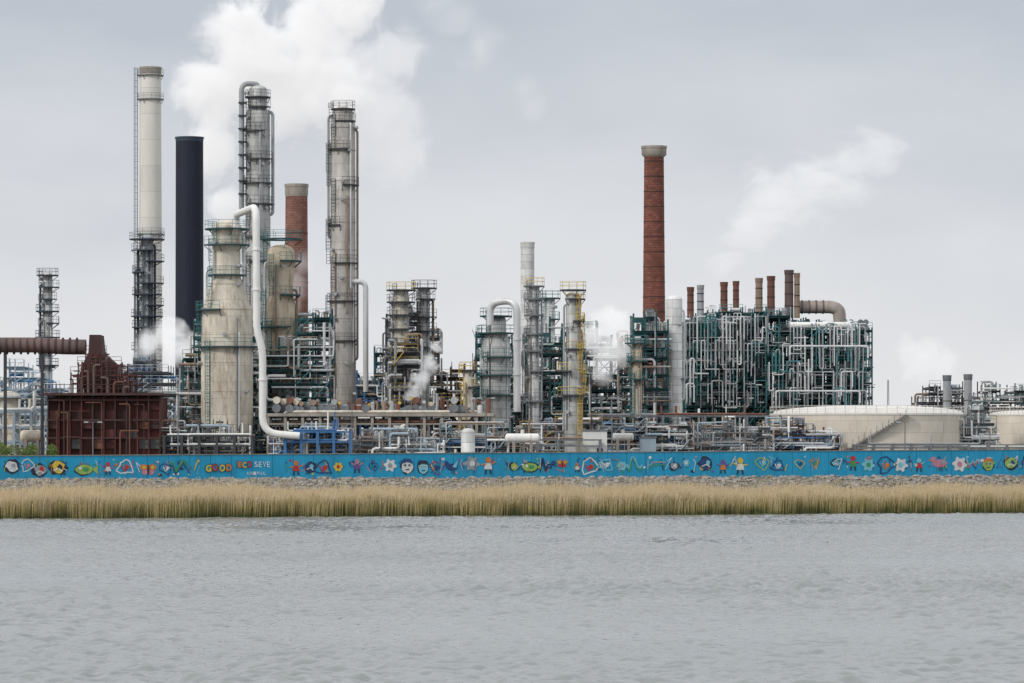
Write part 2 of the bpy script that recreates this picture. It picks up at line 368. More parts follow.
def line(pts,w_,mat,l):
    for (a,b),(c,d) in zip(pts[:-1],pts[1:]):
        L_=math.hypot(c-a,d-b) or 1; nx,ny=-(d-b)/L_*w_/2,(c-a)/L_*w_/2
        poly([(a+nx,b+ny),(c+nx,d+ny),(c-nx,d-ny),(a-nx,b-ny)],mat,l)
CB=['p_red','p_yellow','p_green','p_white','p_pink','p_orange','p_cyan','p_grey','p_purple','p_lime','p_navy','p_cyan','p_white','p_green']
def fig(cx,cy,s,kind,c1=None,c2=None):
    c1=c1 or random.choice(CB); c2=c2 or random.choice([c for c in CB if c!=c1]); R=random.random
    if kind=='face':
        a=random.uniform(.8,1.1); ell(cx,cy,s*1.02*a,s*1.08,'p_black',0); ell(cx,cy,s*.86*a,s*.92,c1,1)
        for k in (-1,1): ell(cx+k*s*.32,cy-s*.2,s*.22,s*.2,c2,2,8); ell(cx+k*s*.3,cy-s*.2,s*.1,s*.12,'p_black',3,6)
        poly([(cx-s*.9*a,cy-s*.4),(cx-s*.5,cy-s*1.15),(cx+s*.5,cy-s*1.1),(cx+s*.9*a,cy-s*.4),(cx,cy-s*.65)],random.choice(['p_black','p_navy','p_orange','p_red']),2.5)
        line([(cx-s*.25,cy+s*.45),(cx+s*.3,cy+s*.4)],s*.14,'p_black',2)
    elif kind=='fish':
        ell(cx,cy,s*1.25,s*.75,'p_black',0); ell(cx,cy,s*1.1,s*.6,c1,1); poly([(cx+s,cy),(cx+s*1.7,cy-s*.6),(cx+s*1.7,cy+s*.6)],c1,1)
        ell(cx-s*.5,cy-s*.15,s*.2,s*.2,'p_white',2,8); ell(cx+.2*s,cy,s*.4,s*.3,c2,2,8)
    elif kind=='star':
        poly([(cx+s*(1.15 if i%2==0 else .55)*R()**.2*math.sin(i*math.pi/5),cy-s*(1.15 if i%2==0 else .55)*math.cos(i*math.pi/5)) for i in range(10)],c1,1); ell(cx,cy,s*.3,s*.3,c2,2,8)
    elif kind=='flower':
        line([(cx,cy),(cx+s*.2,cy+s*1.1)],s*.2,'p_green',0)
        for i in range(6): a=i*math.pi/3; ell(cx+math.cos(a)*s*.5,cy-s*.2+math.sin(a)*s*.5,s*.3,s*.3,c1,1+i*.1,8)
        ell(cx,cy-s*.2,s*.3,s*.3,c2,2,8)
    elif kind=='figure':
        ell(cx,cy-s*.65,s*.38,s*.38,c1,1,10); poly([(cx-s*.4,cy-s*.25),(cx+s*.4,cy-s*.25),(cx+s*.5,cy+s*.5),(cx-s*.5,cy+s*.5)],c2,1)
        for k in (-1,1): line([(cx+k*s*.3,cy-s*.1),(cx+k*s*.9,cy-s*.5*R())],s*.18,c1,1.5); line([(cx+k*s*.25,cy+s*.5),(cx+k*s*.35,cy+s*1.1)],s*.2,'p_black',1)
    elif kind=='gear':
        poly([(cx+s*(1.1 if (i//2)%2==0 else .8)*math.cos(i*math.pi/12),cy+s*(1.1 if (i//2)%2==0 else .8)*math.sin(i*math.pi/12)) for i in range(24)],c1,1); ell(cx,cy,s*.4,s*.4,c2,2,10)
    elif kind=='blob':
        ell(cx,cy,s*1.1,s*1.0,'p_black',0,12,.25); ell(cx,cy,s*.85,s*.75,c1,1,12,.25); ell(cx+s*.2,cy-s*.1,s*.35,s*.4,c2,2,8,.3); line([(cx-s*.6,cy+s*.4),(cx,cy+s*.1),(cx+s*.5,cy+s*.5)],s*.15,'p_white',3)
    elif kind=='outline':
        n=9; ph0=R()*6; q=[(cx+s*(1+.35*math.sin(i*2.3+ph0))*math.cos(i*2*math.pi/n),cy+s*(.9+.3*math.cos(i*1.7+ph0))*math.sin(i*2*math.pi/n)) for i in range(n)]
        line(q+[q[0]],s*.16,c2 if R()<.5 else 'p_navy',1); ell(cx+s*.2,cy,s*.3,s*.35,c1,1.5,7,.3); line([(cx-s*.5,cy-s*.3),(cx-s*.1,cy+s*.5),(cx+s*.5,cy-s*.2)],s*.14,c1,2)
    elif kind=='butterfly':
        for k in (-1,1): ell(cx+k*s*.6,cy-s*.3,s*.6,s*.5,c1,1,10); ell(cx+k*s*.5,cy+s*.4,s*.4,s*.4,c2,1.5,10); ell(cx+k*s*.6,cy-s*.3,s*.25,s*.25,'p_yellow',2,8)
        ell(cx,cy,s*.14,s*.8,'p_black',3,8)
    elif kind=='bird':
        ell(cx,cy,s*.9,s*.5,c1,1,10,.1); ell(cx-s*.8,cy-s*.5,s*.35,s*.35,c1,1.2,8); poly([(cx-s*1.1,cy-s*.5),(cx-s*1.6,cy-s*.35),(cx-s*1.1,cy-s*.3)],'p_orange',2); poly([(cx,cy),(cx+s*.8,cy-s*1.0),(cx+s*.6,cy+s*.1)],c2,2)
        for k in (0,.3): line([(cx+k*s,cy+s*.4),(cx+k*s,cy+s)],s*.1,'p_black',1)
    elif kind=='squiggle':
        q=[(cx-s+i*s*.33,cy+random.uniform(-.8,.8)*s) for i in range(7)]
        line(q,s*.22,c1,1); line([(a,b+.35*s) for a,b in q],s*.13,c2,2)
plan=[(12,'blob','p_white','p_grey'),(27,'outline','p_pink','p_white'),(40,'blob','p_grey','p_red'),(58,'blob','p_yellow','p_black'),(84,'fish','p_lime','p_green'),(108,'figure','p_red','p_white'),(125,'outline','p_red','p_white'),(148,'butterfly','p_orange','p_pink'),(166,'outline','p_white','p_yellow'),(178,'squiggle','p_green','p_navy'),
(296,'figure','p_orange','p_red'),(310,'blob','p_navy','p_cyan'),(323,'outline','p_red','p_white'),(338,'flower','p_yellow','p_red'),(357,'figure','p_pink','p_purple'),(374,'outline','p_navy','p_white'),(390,'gear','p_white','p_grey'),(407,'face','p_white','p_grey'),(423,'face','p_cyan','p_white'),(437,'outline','p_navy','p_purple'),(452,'bird','p_navy','p_cyan'),(472,'gear','p_grey','p_white'),(488,'figure','p_orange','p_white'),(514,'blob','p_lime','p_yellow'),(530,'fish','p_lime','p_green'),(548,'squiggle','p_navy','p_black'),(562,'butterfly','p_orange','p_red'),(577,'figure','p_orange','p_white'),(589,'outline','p_red','p_white'),(606,'outline','p_white','p_cyan')]
kk=['face','fish','star','flower','figure','figure','figure','gear','blob','blob','blob','butterfly','bird','bird','squiggle','squiggle','outline','outline','outline','outline','outline','outline']
px=622
while px<1060:
    plan.append((px,random.choice(kk),None,None)); px+=random.uniform(11,23)
px=-60
while px<0: plan.append((px,random.choice(kk),None,None)); px+=17
for (px,k,c1,c2) in plan:
    mid=468.3-(px/1024)*5.8; fig(px,mid+random.uniform(-2.5,2.5),random.choice([4.5,6,6.5,7,8]),k,c1,c2)
for i in range(260):
    px=random.uniform(-10,1034); mid=468.3-(px/1024)*5.8; c=random.choice(CB+['p_navy','p_black','p_navy','p_navy']); a=random.uniform(0,3.1); s=random.uniform(1,2.4)
    if 200<px<278: continue
    if i%3: line([(px,mid+random.uniform(-8,8)),(px+s*2*math.cos(a),mid+random.uniform(-8,8)),(px+s*random.uniform(-2,2),mid+random.uniform(-8,8))],random.uniform(.4,.9),c,.3+.003*i)
    else: ell(px,mid+random.uniform(-8,8),s*.8,s*.7,c,.3+.003*i,7,.3)
wall.part('mural',mur)
def text(s,px,py,hpx,mats,wd,layer=6,wob=.5,shadow=True,bold=.04,fill_=.84):
    for i,ch in enumerate(s):
        cu=bpy.data.curves.new('lettering','FONT'); cu.body=ch; cu.size=1; cu.offset=bold
        ob=bpy.data.objects.new('t',cu); COL.objects.link(ob); bpy.context.view_layer.update()
        me=bpy.data.meshes.new_from_object(ob.evaluated_get(bpy.context.evaluated_depsgraph_get())); bpy.data.objects.remove(ob)
        xa=min(v.co.x for v in me.vertices); xb=max(v.co.x for v in me.vertices); ya=min(v.co.y for v in me.vertices); yb=max(v.co.y for v in me.vertices)
        oy=random.uniform(-wob,wob); t=random.uniform(-.1,.1)*wd; mb=MB(); w2=wd*fill_
        for lay,g_,mt in (((layer-1,1.16,'p_black'),) if shadow else ())+((layer,1.0,mats[i%len(mats)]),):
            mb.add([wp(px+w2/2+((v.co.x-xa)/(xb-xa)-.5)*w2*g_+t*(v.co.y-ya),py+oy-hpx/2-((v.co.y-ya)/(yb-ya)-.5)*hpx*g_,lay) for v in me.vertices],[tuple(p.vertices) for p in me.polygons],mt)
        wall.part('lettering',mb); px+=wd
text('GOOD',205,471.5,7,['p_yellow','p_red','p_yellow','p_orange'],6.8,8)
text('ECO',237,467.5,6,['p_orange','p_yellow','p_red'],5,8)
text('SEVE',254,467,5.4,['p_white'],4.2,6,.15,False,.0,.74)
text('ANIMAL',246,475,3.4,['p_white'],3.4,6,.1,False,.0,.74)
fig(193,468,6.5,'gear','p_navy','p_cyan'); fig(281,467,5.5,'blob','p_navy','p_green')

# ------------------------------------------------------------------ generic plant pieces
def column(name,label,cat,cx,w_,ytop,d,mat,plats=(),steel='dark_steel',rail='dark_steel',prof=None,platw=1.1,pipes=(),ladder=-1,dome=True,group=None,n=28,ybase=None,toprail=None,extra=3,full_=.45):
    x=X(cx,d); s=d/F; r=w_*s/2; zb=GZ if ybase is None else Z(ybase,d); zt=Z(ytop,d)
    T=Thing(name,label,cat,(x,d,zb),group); mb=MB()
    if prof: pr=[(hw*s,Z(py,d)) for py,hw in prof]; pr=[(pr[0][0],zb)]+pr
    else: pr=[(r*1.12,zb),(r*1.12,zb+1.2),(r,zb+1.3),(r,zt)]
    rt=pr[-1][0]; zt=pr[-1][1]
    if dome:
        for q in (20,40,60,75,90): pr.append((rt*math.cos(math.radians(q)),zt+rt*.55*math.sin(math.radians(q))))
    else: pr+=[(rt*.8,zt),(rt*.8,zt-1.5),(0,zt-1.5)]
    mb.lathe(x,d,pr,mat,n)
    def rad(z):
        for (r0,z0),(r1,z1) in zip(pr[:-1],pr[1:]):
            if z0<=z<=z1 and z1>z0: return r0+(r1-r0)*(z-z0)/(z1-z0)
        return rt
    z=zb+3
    while z<zt-1:
        rr=rad(z); mb.lathe(x,d,[(rr,z),(rr+.05,z),(rr+.05,z+.15),(rr,z+.15)],mat,n); z+=random.uniform(2.2,4.5)
        a=random.uniform(3.4,6.0); rr=rad(z)
        if dome and z<zt-.6: mb.tube((x+math.cos(a)*rr*.9,d+math.sin(a)*rr*.9,z),(x+math.cos(a)*(rr+.55),d+math.sin(a)*(rr+.55),z),.25,.25,10,'pipe_grey')
    T.part('shell',mb)
    for k,py in enumerate(plats):
        z=Z(py,d); mp_=MB(); pw=platw*random.uniform(.8,1.25); full=random.random()<full_ or k==0
        a0=0 if full else random.choice([150,190,230,270]); a1=360 if full else a0+random.choice([110,150,190])
        mp_.ringplat(x,d,rad(z),z,pw,steel,(toprail if (toprail and k==0) else rail),a0,a1,20 if full else 12); T.part('platform',mp_,own=True)
    if ladder:
        ml=MB(); ys=sorted([Z(p,d) for p in plats]) or [zt]; z0=zb; k=0
        for z1 in ys+[zt]:
            if z1-z0>1.5:
                a=math.radians(270+(ladder*38 if k%2==0 else ladder*75)); rr=rad(z0+1)+.35
                ml.ladder(x+math.cos(a)*rr,d+math.sin(a)*rr,z0,z1+1,rail); k+=1
            z0=z1
        T.part('ladder',ml)
    allp=list(pipes)
    if cat!='tank':
        for k in range(extra):
            hw=w_/2*random.uniform(.3,.9)*random.choice([-1,1]); y0=ytop+random.uniform(4,max(8,(430-ytop)*.6)); allp.append((hw,y0,min(430,y0+random.uniform(40,170)),random.uniform(.5,.95),random.choice(['pipe_grey','pipe_silver','pipe_brown','grey_steel'])))
    for q in allp:
        dx,y0,y1,rp=q[:4]; mt=q[4] if len(q)>4 else mat
        mp_=MB(); xx=x+dx*s; yy=d-abs(random.uniform(.3,.9))*r*(1 if abs(dx)<w_/2 else .3)
        za,zc=Z(y0,d),max(Z(y1,d),zb+.5); rl=max(rad(za),rad((za+zc)/2),rad(zc))
        if abs(dx)<w_/2: yy=d-math.sqrt(max(rl*rl-(dx*s)**2,0))-rp*s-.1
        mp_.pipe([(x+dx*s*.4,d,za),(xx,yy,za),(xx,yy,zc),(x+dx*s*.4 ,d,zc)],rp*s,mt); T.part('pipe',mp_,own=True)
    return T

def pipe_thing(name,label,pts,rpx,d,mat,flanges=(),n=16,bend=None,cat='pipe'):
    q=[(X(a,d),d+c,Z(b,d)) for a,b,c in pts]
    T=Thing(name,label,cat,(q[0][0],q[0][1],min(p[2] for p in q)))
    mb=MB(); r=rpx*d/F; mb.pipe(q,r,mat,n,bend*d/F if bend else None); T.part('pipe',mb)
    for a,b,c in flanges:
        m2=MB(); m2.tube((X(a,d),d+c,Z(b,d)-.12),(X(a,d),d+c,Z(b,d)+.12),r*1.25,r*1.25,n,mat)
        T.part('flange',m2)
    return T

def unit(name,label,px0,px1,tops,d,depth,seed,steel='teal',rail='teal_light',pm=('pipe_silver','pipe_grey','pipe_brown','pipe_white'),fpx=22,npipes=40,fill=.7,rows=3,cat='refinery unit',rs=(.09,.13,.18,.28),colw=.26,vert=.45,deckp=.8,casing=0,jitter=1.0):
    R=random.Random(seed); s=d/F; nb=len(tops); xs=np.linspace(X(px0,d),X(px1,d),nb+1); zb=GZ; fh=fpx*s
    T=Thing(name,label,cat,((xs[0]+xs[-1])/2,d,zb)); zt=[Z(t,d) for t in tops]; zm=max(zt)
    zs=[zb+fh*.9]; 
    while zs[-1]+fh*.6<zm: zs.append(zs[-1]+fh*(R.choice([.7,1,1,1.2]) if jitter else 1))
    ys=[d+depth*k/(rows-1) for k in range(rows)]
    fr=MB()
    for i,x in enumerate(xs):
        h=max(zt[max(0,i-1)],zt[min(nb-1,i)])
        for y in ys: fr.box(x-colw/2,x+colw/2,y-colw/2,y+colw/2,zb,h+R.uniform(-.4,.9)*jitter,steel)
    for j,z in enumerate(zs):
        dk=MB(); ra=MB()
        for i in range(nb):
            if z>zt[i]+.2: continue
            for y in ys:
                fr.box(xs[i]+colw/2,xs[i+1]-colw/2,y-colw*.4,y+colw*.4,z-.32,z-.02,steel)
            for y0,y1 in zip(ys[:-1],ys[1:]): fr.box(xs[i]-colw*.4,xs[i]+colw*.4,y0+colw/2,y1-colw/2,z-.3,z-.03,steel)
            if R.random()<deckp:
                dk.box(xs[i]+.02,xs[i+1]-.02,ys[0]-.6,ys[-1]-.2,z,z+.09,steel); ra.rail((xs[i],ys[0]-.6,z+.09),(xs[i+1],ys[0]-.6,z+.09),rail,step=1.3,w=.05)
            zl=zs[j-1] if j else zb
            if R.random()<.28:
                a,b=(xs[i],xs[i+1]) if R.random()<.5 else (xs[i+1],xs[i]); y=R.choice(ys[:2]); fr.beam((a,y,zl),(b,y,z-.3),.14,steel)
                if R.random()<.4: fr.beam((b,y+.2,zl),(a,y+.2,z-.3),.14,steel)
            if R.random()<.16:
                yy=ys[0]-.9; sm=MB()
                for o in (0,.7): sm.beam((xs[i]+.2,yy-o,zl),(xs[i+1]-.2,yy-o,z),.12,rail)
                for t in range(9): f_=t/9; sm.box(xs[i]+.2+(xs[i+1]-xs[i]-.4)*f_,xs[i]+.5+(xs[i+1]-xs[i]-.4)*f_,yy-.65,yy-.05,zl+(z-zl)*f_,zl+(z-zl)*f_+.05,steel)
                sm.beam((xs[i]+.2,yy-.7,zl+1),(xs[i+1]-.2,yy-.7,z+1),.06,rail,3); T.part('stair',sm,own=True)
        T.part('walkway',dk); T.part('railing',ra)
    T.part('steel_frame',fr)
    if casing:
        for i in range(nb):
            mb=MB(); a,b=xs[i]+.45,xs[i+1]-.45; y0=ys[0]+depth*.5; y1=ys[-1]-.6; ztop=zt[i]-R.uniform(.6,2.4)
            mb.box(a,b,y0,y1,zb+2.2,ztop,'casing'); 
            k=3
            for q in range(k+1): xx=a+.1+(b-a-.2)*q/k; mb.box(xx-.08,xx+.08,y0-.18,y0-.003,zb+2.2,ztop,'grey_steel')
            zq=zb+4
            while zq<ztop: mb.box(a+.1,b-.1,y0-.26,y0-.185,zq,zq+.16,'teal'); zq+=2.1
            T.part('furnace_casing',mb)
            mb=MB(); mb.add([(a,y0,ztop+.003),(b,y0,ztop+.003),(b,y1,ztop+.003),(a,y1,ztop+.003),(a+(b-a)*.3,y0+1.5,ztop+1.5),(b-(b-a)*.3,y0+1.5,ztop+1.5),(b-(b-a)*.3,y1-1.5,ztop+1.5),(a+(b-a)*.3,y1-1.5,ztop+1.5)],[(0,1,5,4),(1,2,6,5),(2,3,7,6),(3,0,4,7),(4,5,6,7)],'casing'); T.part('hood',mb)
    for j,z in enumerate([zb]+zs):
        zn=([zb]+zs)[j+1] if j<len(zs) else z+fh*.8
        H=zn-z-.35
        for i in range(nb):
            if z>zt[i]+.1 or R.random()>fill: continue
            top=(z+.3>zt[i]-fh*.4)
            bw=xs[i+1]-xs[i]; xc=(xs[i]+xs[i+1])/2; y=R.uniform(ys[0]+.7,ys[0]+depth*.38); k=R.random(); mt=R.choice(pm); mb=MB()
            if k<.18:
                r=min(H*.33,.9)*R.uniform(.5,1); mb.drum((xs[i]+bw*.12,y,z+r+.3),(xs[i+1]-bw*.12,y,z+r+.3),r,mt)
                for q in (.25,.75): mb.box(xs[i]+bw*q-.12,xs[i]+bw*q+.12,y-r*.7,y+r*.7,z,z+r*.6,'concrete')
                T.part('drum',mb,own=True)
            elif k<.38:
                r=min(bw*.3,.7)*R.uniform(.5,1); hh=H*(R.uniform(.7,.95) if not top else R.uniform(.6,1.3)); xo=xc+R.uniform(-.2,.2)*bw
                mb.lathe(xo,y,[(0,z+.2),(r*.7,z+.3),(r,z+.6),(r,z+hh-r*.4),(r*.7,z+hh-.1),(0,z+hh)],mt,16); mb.lathe(xo,y,[(r*.8,z),(r*.8,z+.5)],mt,12)
                T.part('vessel',mb,own=True)
            elif k<.52:
                r=min(H*.2,.45)
                for q in (.3,.7):
                    for l in (0,1):
                        xx=xs[i]+bw*q; zz=z+r+.2+l*2.2*r; mb.tube((xx,y-1.2,zz),(xx,y+2.5,zz),r,r,14,mt); mb.tube((xx,y-1.35,zz),(xx,y-1.15,zz),r*1.2,r*1.2,14,'grey_steel')
                T.part('heat_exchanger',mb,own=True)
            elif k<.60:
                mb.box(xs[i]+bw*.15,xs[i+1]-bw*.3,y,y+1.5,z+.1,z+H*R.uniform(.4,.85),R.choice(['grey_steel','white_wall','rust','light_blue','dark_steel'])); mb.box(xs[i]+bw*.2,xs[i+1]-bw*.4,y-.06,y-.01,z+.3,z+H*.35,'roof_grey')
                T.part('cabinet',mb,own=True)
            else:
                nn=R.randint(3,7)
                for q in range(nn):
                    xx=xs[i]+bw*(.1+.8*q/nn); r=R.choice(rs)*.7; z1=z+H*R.uniform(.6,1.0); mb.pipe([(xx,y,z),(xx,y,z1),(xx+R.choice([-1,1])*bw*.25,y,z1)],r,mt,8)
                T.part('riser_pipes',mb,own=True)
    for q in range(npipes):
        b=R.randrange(nb); x=R.uniform(xs[b],xs[b+1]); y=R.choice([ys[0]-.45,ys[0]-.9,ys[0]+.5,ys[0]+1.2,ys[0]+depth*.38]); z=R.uniform(zb+1,max(zt[b]-.5,zb+2)); r=R.choice(rs)
        pts=[(x,y,z)]; 
        for k in range(R.randint(2,5)):
            if R.random()<vert:
                b=min(nb-1,max(0,int((x-xs[0])/(xs[-1]-xs[0])*nb))); z=min(max(zb+.6,z+R.choice([-1,1])*R.uniform(1.5,fh*2)),zt[b]+.6)
            elif R.random()<.8:
                x2=min(max(xs[0]-.5,x+R.choice([-1,1])*R.uniform(1.5,9)),xs[-1]+.5); b=min(nb-1,max(0,int((x2-xs[0])/(xs[-1]-xs[0])*nb)))
                if z<=zt[b]+.8: x=x2
            else: y=min(max(ys[0]-1.2,y+R.uniform(-1.5,1.5)),ys[-1])
            if (Vector((x,y,z))-Vector(pts[-1])).length>.6: pts.append((x,y,z))
        if len(pts)<2: continue
        mb=MB(); mb.pipe(pts,r,R.choice(pm),8); T.part('pipe',mb,own=True)
    return T

def loops(T,px0,px1,levels,y0,y1,d,n,rp,mats,seed):
    R=random.Random(seed); s=d/F; g=3.6; k=int((px1-px0)/g)
    for i in range(n):
        c=R.randrange(k); a=px0+c*g; wd=g*R.choice([1,1,1,2,2,3]); yt=R.choice(levels)+R.choice([-3,0,0,3]); h1=R.uniform(10,40); h2=R.uniform(8,32); sg=1 if R.random()<.65 else -1; yy=d-R.choice([0,.5,1.0,1.5,2.2,3.0]); mb=MB()
        cl=lambda v:min(max(v,y0),y1); r=rp*s*R.choice([.7,.85,1,1.25])
        if abs(cl(yt+sg*h1)-yt)<5: sg=-sg
        pts=[(X(a,d),yy+R.choice([0,2]),Z(cl(yt+sg*h1),d)),(X(a,d),yy,Z(cl(yt+sg*h1),d)),(X(a,d),yy,Z(yt,d)),(X(a+wd,d),yy,Z(yt,d)),(X(a+wd,d),yy,Z(cl(yt+sg*h2),d))]
        if R.random()<.35: pts.append((X(min(a+wd+g*R.choice([1,2,4]),px1+4),d),yy,Z(cl(yt+sg*h2),d)))
        mb.pipe(pts,r,R.choice(mats),8); T.part('pipe_loop',mb,own=True)

def stack(name,label,cx,wt,wb,ytop,d,mat,cap=None,capw=1.2,bands=0,ybase=None,ladder=None,group=None,caph=8):
    s=d/F; x=X(cx,d); zb=GZ if ybase is None else Z(ybase,d); zt=Z(ytop,d); T=Thing(name,label,'chimney',(x,d,zb),group)
    rb,rt=wb*s/2,wt*s/2; mb=MB(); mb.lathe(x,d,[(rb,zb),(rt,zt),(rt*.8,zt),(rt*.8,zt-2),(0,zt-2)],mat,36); T.part('shaft',mb)
    if cap:
        m2=MB(); c=caph*s; r=rt*capw; m2.lathe(x,d,[(rt*1.0,zt-c*1.3),(r,zt-c),(r,zt-c*.2),(r*1.04,zt-c*.2),(r*1.04,zt+.15),(rt*.78,zt+.15)],cap,36); T.part('crown',m2)
    for i in range(1,bands):
        m3=MB(); t=i/bands; z=zb+(zt-zb)*t; r=rb+(rt-rb)*t+.04; m3.lathe(x,d,[(r-.1,z),(r,z),(r,z+.14),(r-.1,z+.14)],'rust_dark',36)
        T.part('band',m3)
    if ladder:
        m4=MB(); a=math.radians(ladder)
        m4.ladder(x+math.cos(a)*(rb+.4),d+math.sin(a)*(rb+.4),zb,zt,'grey_steel'); T.part('ladder',m4)
    return T

# ------------------------------------------------------------------ chimneys
T=stack('chimney','tall slender white concrete chimney with grey rim',150.5,21,25,68,800,'concrete_white','concrete',1.04,ladder=190,caph=5)
for py in (76,100,235):
    mb=MB(); r=(10.5+(py-68)/380*2)*800/F; mb.ringplat(X(150.5,800),800,r,Z(py,800),.5,'grey_steel','grey_steel'); T.part('platform',mb)
T=stack('chimney','thick black steel chimney beside steam',189.5,27.5,29,138,740,'black_stack','navy_steel',1.02,caph=3)
stack('chimney','short red brick chimney with pale concrete crown',296.5,22,25,185,720,'brick_pale','concrete',1.06,6,caph=9)
stack('chimney','tall red brick chimney with flared pale crown',654,19.5,25,147,720,'brick','concrete',1.28,22,caph=8)
stack('chimney','slim pale grey steel chimney',527.5,13.5,15,243,720,'clad_white','clad_white',1.05,caph=5)
for cx,yt,w_,mt in ((690.5,288,6.5,'rust'),(700.5,286,6.5,'pipe_grey'),(724,283,7,'rust'),(736,282,6,'rust'),(759,279,7,'pipe_brown'),(771,277,7.5,'rust'),(789,271,8.5,'duct_brown'),(797,274,5.5,'pipe_brown')):
    stack('chimney','short rusty steel furnace stack above the pipework',cx,w_,w_*1.05,yt,642,mt,mt,1.12,4,ybase=318,group='furnace stacks',caph=3)
for cx,yt in ((947,376),(968,375)):
    stack('chimney','short grey steel boiler stack',cx,8,8.5,yt,760,'pipe_grey','grey_steel',1.1,4,group='boiler stacks',caph=4)

# ------------------------------------------------------------------ columns
column('distillation_column','slim dark column wrapped in steel platforms','column',147,13,238,700,'pipe_grey',list(range(240,440,11)),'navy_steel','navy_steel',platw=1.6,pipes=((-9,250,420,1.4,'navy_steel'),(8,245,400,1.2,'navy_steel'),(-12,270,420,1.0,'grey_steel'),(3,250,400,1.0,'navy_steel')))
column('distillation_column','small column with dark square platforms','column',47.5,10,275,690,'clad_silver',[276,288,300,312,324,338,352,366],'navy_steel','navy_steel',platw=1.0,pipes=((-7,285,400,1.1,'navy_steel'),))
A=column('distillation_column','tall grey column with gooseneck overhead pipe','column',258,24,100,640,'clad_silver',[98,108,132,160,184,205,238,262],'dark_steel','dark_steel',prof=((215,12.5),(206,12),(112,12),(110,9.5),(90,9)),platw=.6,pipes=((15,112,215,1.6,'pipe_grey'),(3,130,300,1.1,'pipe_grey')),full_=.25)
s=640/F; mb=MB(); mb.pipe([(X(258,640),640,Z(92,640)),(X(258,640),640,Z(84,640)),(X(242,640),639,Z(84,640)),(X(242,640),639,Z(210,640)),(X(247,640),639,Z(212,640))],2.6*s,'pipe_grey',14); A.part('overhead_pipe',mb)
for py in range(104,208,13): mb=MB(); mb.box(X(239,640),X(247,640),638.2,640,Z(py,640),Z(py,640)+.2,'dark_steel'); A.part('bracket',mb)
B_=column('distillation_column','tallest brown-grey column with side ladder and pipes','column',343,25,110,600,'clad_brown',[110,122,150,186,226,264,302,342],'dark_steel','dark_steel',prof=((395,13),(124,12.2),(122,10),(112,10)),platw=.45,pipes=((-14.5,116,238,1.3,'pipe_grey'),(14.5,130,360,1.2,'pipe_brown'),(8,124,290,.9,'pipe_silver')),full_=.0)
mb=MB(); d=600; mb.pipe([(X(352,d),599,Z(282,d)),(X(366,d),599,Z(282,d)),(X(366,d),599,Z(392,d))],2.7*d/F,'pipe_silver',14); B_.part('overhead_pipe',mb)
column('reactor','cream reactor vessel with conical lower section','reactor',227,32,226,558,'clad_beige',[230,246,276,311,348],'teal','teal_light',prof=((352,26),(310,25),(276,13.5),(250,13.5),(244,16),(228,15)),platw=.9,pipes=((-13,236,280,1.2,'pipe_silver'),(17,235,345,1.6,'pipe_silver'),(-21,270,350,1.3,'pipe_white')),extra=2,full_=.1)
column('reactor','rounder rusty beige reactor vessel with platforms','reactor',281,28,246,566,'clad_rusty',[240,262,296,328],'teal','teal_light',prof=((350,15),(306,15),(296,12),(284,12),(276,14),(252,13.5)),platw=1.0,pipes=((-16,262,345,1.4,'pipe_silver'),(16,290,345,1.3,'pipe_brown')),extra=3,full_=.1)
pipe_thing('transfer_pipe','large white gooseneck transfer pipe bending to ground',[(230,224,12),(230,209,12),(256.5,207,-1),(257,330,-1),(263,350,-1),(263,433,-1),(300,436,-1)],3.6,544,'pipe_white',[(257,250,-1),(257,290,-1),(263,380,-1)],20,16)
column('distillation_column','stubby column with brown stains in steel frame','column',401,15,292,592,'clad_beige',[291,303,316,330,344,358,380],'dark_steel','grey_steel',platw=.9,pipes=((-9,300,395,1.2,'pipe_silver'),),toprail='yellow')
column('distillation_column','slim column with rusty streaks and platforms','column',424,12,290,596,'clad_silver',[289,300,318,332,348,364],'dark_steel','dark_steel',platw=.9,pipes=((9,300,380,1.3,'pipe_brown'),))
column('pressure_vessel','fat silver vessel with narrower neck and platforms','vessel',496,28,318,586,'clad_silver',[317,334,358,376,396],'teal','teal_light',prof=((410,14.5),(346,14.5),(334,10.5),(320,10)),platw=.9,pipes=((-15,348,400,1.3,'pipe_silver'),),full_=.2)
pipe_thing('transfer_pipe','large silver overhead pipe arching to the ground',[(490,325,0),(490,303,0),(517,300,-2),(517,412,-2)],3.6,582,'pipe_silver',[(517,340,-2),(517,375,-2)],18,15)
column('distillation_column','tall slim grey column with yellow top railing','column',534,11,288,570,'clad_silver',[287,300,316,335,352,372,402],'grey_steel','grey_steel',platw=.6,pipes=((7.5,300,420,1.0,'pipe_grey'),),toprail='yellow',full_=.2)
column('distillation_column','tall slim grey column with yellow top platform','column',573,17,294,562,'clad_silver',[291,300,322,350,372,396],'dark_steel','yellow',prof=((440,8.5),(352,8.5),(346,7),(296,7)),platw=.8,pipes=((-9,305,430,1.1,'pipe_grey'),(9,330,420,1.0,'pipe_brown')),toprail='yellow',full_=.1,ladder=1)
column('pressure_vessel','short pale vessel beside slim column','vessel',549,12,300,640,'clad_white',[299,320,345],'teal','teal_light',platw=.8)
column('pressure_vessel','white insulated vertical vessel','vessel',674,17,300,606,'clad_white',[],'teal','teal_light',ladder=0,pipes=((10,310,400,1.0,'pipe_silver'),),extra=0)
column('distillation_column','brown stained slim column among pipework','column',637,10,345,596,'clad_rusty',[344,362,380],'teal','teal_light',platw=.9)
column('distillation_column','grey slim column beside pipe racks','column',468,9,372,580,'clad_beige',[371,388],'dark_steel','yellow',platw=.7)

